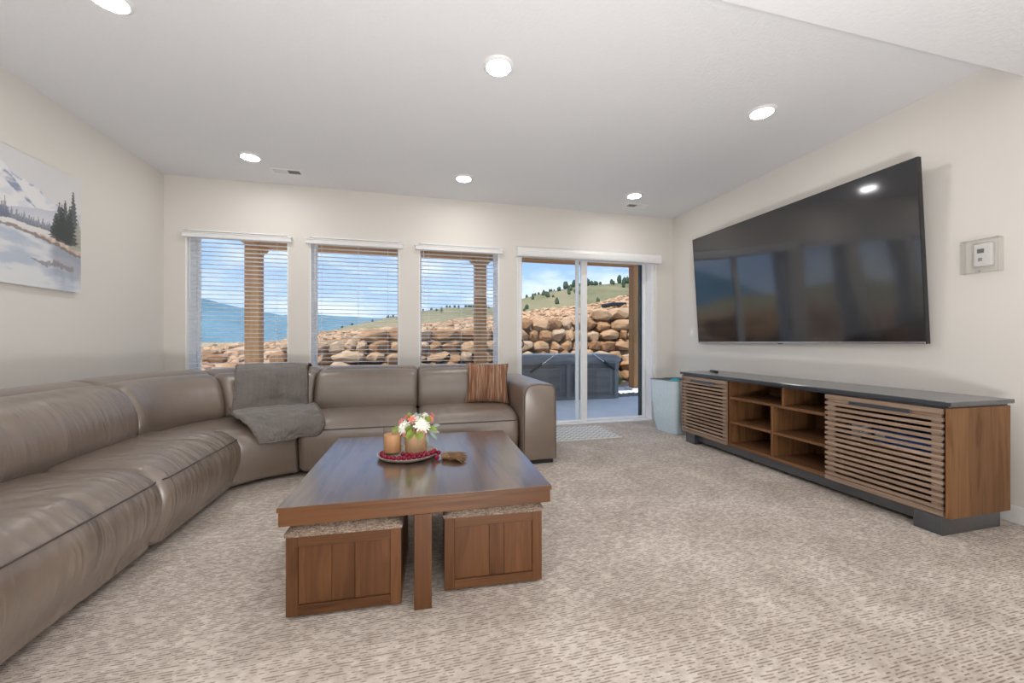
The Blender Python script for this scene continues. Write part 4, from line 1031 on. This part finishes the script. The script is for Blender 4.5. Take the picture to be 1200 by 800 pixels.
def ottoman(loc, rot, label):
    t = thing('storage_ottoman', label, 'ottoman', loc, (0, 0, R(rot)), 'ottomans stowed under the coffee table')
    a = .2115; Z0, Z1 = .012, .315; fr_ = .042
    pl = MB().box(-a + .03, a - .03, -a + .03, a - .03, 0, .03); obj('foot_block', pl, M['black'], t, world=False)
    for k in range(4):
        mx_ = Matrix.Rotation(k * math.pi / 2, 4, 'Z'); off = .0 if k % 2 == 0 else .0
        for s in (-1, 1):
            x0, x1 = (s * a, s * (a - fr_)) if s < 0 else (a - fr_, a)
            obj('stile', MB().box(min(x0, x1) + (.0 if k % 2 == 0 else .018) * (1 if s < 0 else 0), max(x0, x1) - (0 if k % 2 == 0 else .018) * (1 if s > 0 else 0), -a, -a + .018, Z0, Z1, .0015, 1, mx_), M['table_leg'], t, world=False)
        for z0, z1 in ((Z0, Z0 + .04), (Z1 - .04, Z1)):
            obj('rail', MB().box(-a + fr_, a - fr_, -a, -a + .018, z0, z1, .0015, 1, mx_), M['table_edge'] if k % 2 == 0 else M['con_y'], t, world=False)
        ws = [-a + fr_, -.05, .035, a - fr_] if loc[0] < 0 else [-a + fr_, -.02, .045, a - fr_]
        for q in range(3):
            obj('panel', MB().box(ws[q] + .0006, ws[q + 1] - .0006, -a + .009, -a + .015, Z0 + .04, Z1 - .04, .0006, 1, mx_), M['table_leg'], t, world=False)
    c = MB(); n = 16; e = a + .006
    for j in range(n + 1):
        for i in range(n + 1):
            u, v = 2 * i / n - 1, 2 * j / n - 1; f = (1 - abs(u) ** 5) * (1 - abs(v) ** 5)
            c.v.append((e * u, e * v, .330 + .036 * f ** .5))
    for j in range(n):
        for i in range(n): k = j * (n + 1) + i; c.f.append((k, k + 1, k + n + 2, k + n + 1))
    bd_ = [i for i in range(n + 1)] + [j * (n + 1) + n for j in range(1, n + 1)] + [n * (n + 1) + i for i in range(n - 1, -1, -1)] + [j * (n + 1) for j in range(n - 1, 0, -1)]
    k0 = len(c.v)
    for b in bd_: x, y, z = c.v[b]; c.v.append((x * .985, y * .985, Z1))
    for q in range(len(bd_)): c.f.append((bd_[q], bd_[(q + 1) % len(bd_)], k0 + (q + 1) % len(bd_), k0 + q))
    c.f.append(tuple(range(k0, k0 + len(bd_))))
    obj('cushion', c, M['tweed'], t, world=False, smooth=True, angle=70)
ottoman((-.258 , 1.84, 0), -2.6, 'square wooden storage ottoman with tweed lid under the left half of the table')
ottoman((.340, 1.856, 0), -3.2, 'square wooden storage ottoman with tweed lid under the right half of the table')

# ================================================================== TABLE DECOR
TZ = .4505
tc_ = Vector((-.04, 2.15, TZ))
t = thing('stoneware_tray', 'round grey brown stoneware tray on the coffee table', 'tray', tc_)
obj('dish', MB().lathe([(0, 0), (.125, 0), (.148, .008), (.157, .020), (.152, .021), (.143, .012), (.12, .0055), (0, .005)], 48, tc_), M['tray'], t, smooth=True)
cc = Vector((-.122, 2.195, TZ + .006))
t = thing('jar_candle', 'peach wax candle in a clear glass jar on the tray', 'candle', cc)
obj('jar', MB().lathe([(0, 0), (.044, 0), (.0475, .004), (.048, .138), (.0465, .139), (.0455, .137), (.0455, .010), (0, .010)], 32, cc), M['jar'], t, smooth=True)
obj('wax', MB().lathe([(0, .011), (.0445, .011), (.0445, .104), (.040, .101), (0, .100)], 32, cc), M['wax'], t, smooth=True)
obj('wick', MB().tube([cc + Vector((0, 0, .098)), cc + Vector((.002, 0, .112))], .0012, 5), M['black'], t)
pc = Vector((.002, 2.21, TZ + .006))
t = thing('flower_arrangement', 'white and coral flowers with lime leaves in a tan pot on the tray', 'flowers', pc)
obj('pot', MB().lathe([(0, 0), (.054, 0), (.058, .006), (.060, .105), (.056, .106), (.053, .098), (0, .095)], 32, pc), M['terra'], t, smooth=True)
rr = random.Random(12)
def petal_ring(mb, c, nrm, r, npet, lift, wd):
    nrm = Vector(nrm).normalized(); a = nrm.orthogonal().normalized(); b = nrm.cross(a)
    for i in range(npet):
        t_ = 2 * math.pi * i / npet + rr.uniform(-.1, .1); d = a * math.cos(t_) + b * math.sin(t_); s_ = nrm.cross(d); l = r * rr.uniform(.85, 1.1)
        p0 = c; p1 = c + d * l * .55 + nrm * lift * r; p2 = c + d * l + nrm * lift * r * .7
        mb.add([p0 + s_ * .15 * wd, p0 - s_ * .15 * wd, p1 - s_ * wd, p1 + s_ * wd, p2 - s_ * wd * .35, p2 + s_ * wd * .35, p1 + nrm * wd * .35], [(0, 1, 2, 6), (0, 6, 3), (6, 2, 4, 5), (6, 5, 3)])
def flower(dx, dy, dz, r, mat, n, lab=None, nrm=None, layers=3):
    c = pc + Vector((dx, dy, dz)); nn = Vector(nrm or (dx, dy - .04, .05)).normalized(); mb = MB()
    for L in range(layers): petal_ring(mb, c + nn * .004 * L, nn, r * (1 - .22 * L), n, .15 + .25 * L, r * .17)
    mb.sphere(c + nn * .008, r * .2, 8, 5)
    st = MB().tube([pc + Vector((dx * .3, dy * .3, .095)), c], .0018, 5)
    f = obj('flower', mb, mat, t); obj('stem', st, M['leaf'], f)
    if lab: f['label'] = lab
flower(.030, -.035, .148, .048, M['petal_w'], 16, 'large white daisy facing the front'); flower(-.062, -.03, .140, .040, M['petal_w'], 14, 'white daisy at the left')
flower(.048, .0, .188, .026, M['petal_w'], 9, 'small white bloom at the top'); flower(-.002, .01, .175, .036, M['petal_w'], 12, 'white bloom at the back')
for dx, dy, dz, r in ((-.075, .0, .165, .024), (-.022, -.03, .180, .026), (-.045, .02, .185, .022), (.078, -.01, .172, .026), (.085, .02, .19, .02), (.022, -.062, .110, .026), (-.055, -.05, .104, .018)): flower(dx, dy, dz, r, M['petal_p'], 6, 'coral bloom', None, 2)
def leaf(dx, dy, dz, ux, uy, uz, l, w, mat, lab=None):
    p = pc + Vector((dx, dy, dz)); d = Vector((ux, uy, uz)).normalized(); s_ = d.cross(Vector((0, -1, .3))).normalized(); nn = s_.cross(d); mb = MB()
    P = [(0, .1), (.3, .85), (.6, 1), (.85, .6), (1, .05)]; vs = []
    for q, k in P:
        c = p + d * l * q - Vector((0, 0, l * .25 * q * q)); vs += [c - s_ * w * k * .5, c + nn * w * .14 * k, c + s_ * w * k * .5]
    fs = []
    for i in range(4): a = i * 3; fs += [(a, a + 1, a + 4, a + 3), (a + 1, a + 2, a + 5, a + 4)]
    mb.add(vs, fs); o = obj('leaf', mb, mat, t); 
    if lab: o['label'] = lab
for a in ((-.01, -.055, .11, -.5, -.6, .15, .07, .05), (.01, -.055, .12, .15, -.7, -.2, .06, .046), (-.03, -.05, .13, -.3, -.5, .5, .055, .04), (.06, -.02, .12, .8, -.4, .2, .06, .04), (-.08, -.01, .13, -.9, -.2, .1, .05, .035), (.05, -.03, .165, .4, -.4, .6, .05, .04), (-.03, .0, .18, -.2, -.1, 1, .05, .02), (.02, .02, .16, .1, .4, .6, .06, .04)):
    leaf(*a, M['leaf'])
for a in ((.06, -.03, .115, .9, -.25, .1, .085, .028), (.07, -.03, .11, .7, -.4, -.5, .07, .022), (.08, -.02, .13, .9, -.1, .5, .07, .024), (.0, .0, .18, .0, -.1, 1, .055, .026), (.012, .0, .18, .35, -.1, 1, .05, .022), (.05, -.05, .10, .3, -.6, -.6, .055, .022)):
    leaf(*a[:6], a[6] * .8, a[7] * .8, M['leaf_grey'], 'silvery grey leaf')

# bead garland
t = thing('bead_garland', 'string of cranberry red glass beads with jute tassels trailing off the tray', 'garland', (-.02, 2.07, TZ))
br = .0125
path = [(-.172, 2.150), (-.165, 2.105), (-.135, 2.065), (-.10, 2.050), (-.06, 2.042), (-.02, 2.046), (.02, 2.052), (.055, 2.066), (.085, 2.055), (.108, 2.035)]
beads = []; pts = catmull([(x, y, 0) for x, y in path], 30); last = None
for p in pts:
    if last is None or (p - last).length >= br * 1.95: beads.append((p.x, p.y)); last = p
p2 = catmull([(-.065, 2.120, 0), (-.035, 2.10, 0), (.0, 2.090, 0), (.035, 2.10, 0), (.06, 2.115, 0), (.09, 2.10, 0), (.115, 2.085, 0), (.118, 2.06, 0)], 30); last = None
for p in p2:
    if last is None or (p - last).length >= br * 1.95: beads.append((p.x, p.y)); last = p
me = bpy.data.meshes.new('bead'); q = MB().sphere((0, 0, 0), br, 14, 10); me.from_pydata(q.v, [], q.f); me.polygons.foreach_set('use_smooth', [True] * len(me.polygons)); me.materials.append(M['bead'])
for x, y in beads:
    inside = math.hypot(x - tc_.x, y - tc_.y); z = (.006 if inside < .125 else (.006 + (inside - .125) * .55 if inside < .16 else (.012 if inside < .172 else .001))) + br
    share('bead', me, t, Vector((x, y, TZ + z)) - ORIGIN[t.name])
def tassel(p0, p1, p2, seed):
    r_ = random.Random(seed); p0, p1, p2 = Vector(p0), Vector(p1), Vector(p2)
    hd = obj('tassel', MB().tube([p0, p0.lerp(p1, .2), p0.lerp(p1, .6), p1], [.005, .0115, .0125, .011], 10), M['jute'], t, smooth=True)
    st = MB(); d = (p2 - p1); s_ = d.cross(Vector((0, 0, 1))).normalized()
    for i in range(34):
        a = r_.uniform(-1, 1); b = r_.uniform(0, 1); e = p2 + s_ * a * .040 + d * r_.uniform(-.30, .25); e.z = TZ + .003 + b * .018
        mid = p1.lerp(e, .5) + Vector((r_.uniform(-.006, .006), r_.uniform(-.006, .006), .004)); mid.z = max(mid.z, TZ + .004)
        s0 = p1 + s_ * a * .009; s0.z = TZ + .004 + b * .02
        st.tube([s0, mid, e], [.0026, .0024, .0016], 4)
    obj('tassel_strands', st, M['jute'], hd)
    obj('tassel_tie', MB().tube([p1 + Vector((0, 0, -.0005)) - d.normalized() * .003, p1 + d.normalized() * .003], .0145, 10), M['jute'], hd, smooth=True)
tassel((.128, 2.035, TZ + .015), (.168, 2.020, TZ + .016), (.235, 1.985, TZ + .008), 1)
tassel((.128, 2.075, TZ + .015), (.172, 2.068, TZ + .016), (.245, 2.045, TZ + .008), 2)

# ================================================================== THROW PILLOW
t = thing('striped_pillow', 'rust, tan and brown vertical striped throw pillow leaning on the sofa by its arm', 'pillow', (.668, 3.70, .47), (R(-16), R(2), R(-6)))
p = MB(); n = 26; w_, h_ = .205, .195
def pz(u, v): return max(0, (1 - u ** 4) * (1 - v ** 4)) ** .55
for side in (-1, 1):
    k0 = len(p.v)
    for j in range(n + 1):
        for i in range(n + 1):
            u, v = 2 * i / n - 1, 2 * j / n - 1
            x = w_ * u * (1 - .085 * (1 - v * v) * abs(u)) ; z = h_ + h_ * v * (1 - .085 * (1 - u * u) * abs(v))
            y = side * .062 * pz(u, v) + .006 * noise.noise(Vector((x * 9, z * 9, side))) * pz(u, v)
            p.v.append((x, y, z))
    for j in range(n):
        for i in range(n): k = k0 + j * (n + 1) + i; p.f.append((k, k + 1, k + n + 2, k + n + 1))
obj('cover', p, M['stripes'], t, world=False, smooth=True, angle=180)
ring = [(-w_, 0, 0), (-w_ * .915, 0, h_), (-w_, 0, 2 * h_), (0, 0, 2 * h_ * .957 + .0), (w_, 0, 2 * h_), (w_ * .915, 0, h_), (w_, 0, 0), (0, 0, h_ * .085)]
ring = [(x * 1.0, y, z) for x, y, z in [(w_ * u * (1 - .085 * (1 - v * v) * abs(u)), 0, h_ + h_ * v * (1 - .085 * (1 - u * u) * abs(v))) for u, v in [(-1, -1 + .1 * i) for i in range(21)] + [(-1 + .1 * i, 1) for i in range(1, 21)] + [(1, 1 - .1 * i) for i in range(1, 21)] + [(1 - .1 * i, -1) for i in range(1, 20)]]]
obj('edge_seam', MB().tube(ring + [ring[0]], .004, 5, False), M['stripes'], t, world=False, smooth=True)


# ================================================================== THROW BLANKET
t = thing('throw_blanket', 'grey brown fleece throw blanket draped over the corner of the sofa back and seat', 'blanket', (-1.45, 3.7, .45))
def bl_frame(q, cf):
    if q > 1: return Vector((-.89 + (q - 1) * .6, RY + .02)), (0, 1), 1
    return (lambda r_: (Vector(r_[0]), r_[1], r_[2]))(cf(q))
def drape(name, rows, spans, mat, amp, seed, ni=34, per=6, cf=None):
    R_ = catmull([(u, z, 0) for u, z in rows], per); S_ = catmull([(a, b, 0) for a, b in spans], per); mb = MB(); nj = len(R_) - 1
    for j, (p, s_) in enumerate(zip(R_, S_)):
        for i in range(ni + 1):
            q = s_.x + (s_.y - s_.x) * i / ni; o, d, k = bl_frame(q, cf or corner_back)
            w = abs(noise.noise(Vector((q * 7 + j * .05, j * .13 - q * 3, seed)))) * amp + amp * .5 * noise.noise(Vector((q * 16, j * .3, seed + 4)))
            nrm_u = (R_[min(j + 1, nj)] - R_[max(j - 1, 0)]); nu, nz_ = nrm_u.y, -nrm_u.x; l = math.hypot(nu, nz_) or 1
            u = p.x + nu / l * w; z = p.y + nz_ / l * w + (.012 if q > 1 else 0)
            mb.v.append((o.x + d[0] * u * k, o.y + d[1] * u * k, z))
    for j in range(nj):
        for i in range(ni): kk = j * (ni + 1) + i; mb.f.append((kk, kk + 1, kk + ni + 2, kk + ni + 1))
    ob = obj(name, mb, mat, t, smooth=True, angle=180); uvl = ob.data.uv_layers.new(name='UVMap')
    for lp in ob.data.loops: uvl.data[lp.index].uv = ((lp.vertex_index % (ni + 1)) / ni, lp.vertex_index // (ni + 1) / nj)
    m = ob.modifiers.new('solid', 'SOLIDIFY'); m.thickness = .009; m.offset = 0
    return ob, mb, ni, nj
up, ub, ni, nj = drape('upper_drape', [(.99, .70), (.93, .815), (.82, .842), (.72, .835), (.63, .822), (.55, .785), (.495, .70), (.462, .60), (.448, .52), (.42, .475)], [(.67, .93), (.655, .93), (.635, .93), (.615, .93), (.60, .93), (.58, .94), (.565, .95), (.55, .955), (.535, .96), (.51, .97)], M['throw'], .012, 3)
lo, lb, ni2, nj2 = drape('lower_drape', [(.46, .50), (.38, .500), (.26, .497), (.14, .482), (.05, .452), (-.012, .40), (-.035, .352), (-.04, .325)], [(.50, 1.0), (.48, 1.06), (.40, 1.14), (.32, 1.22), (.25, 1.29), (.21, 1.31), (.20, 1.29), (.20, 1.24)], M['throw'], .018, 9, cf=corner_frame)
edge = [lb.v[j * (ni2 + 1)] for j in range(nj2 + 1)] + [lb.v[nj2 * (ni2 + 1) + i] for i in range(1, ni2 + 1)] + [lb.v[j * (ni2 + 1) + ni2] for j in range(nj2 - 1, -1, -1)]
e = obj('hem', MB().tube(edge, .010, 6), M['hem'], lo, smooth=True); e['label'] = 'thick plush hem'
edge = [ub.v[j * (ni + 1) + ni] for j in range(nj + 1)]
obj('hem', MB().tube(edge, .008, 6), M['hem'], up, smooth=True)
edge = [ub.v[j * (ni + 1)] for j in range(nj + 1)]
obj('hem', MB().tube(edge, .008, 6), M['hem'], up, smooth=True)
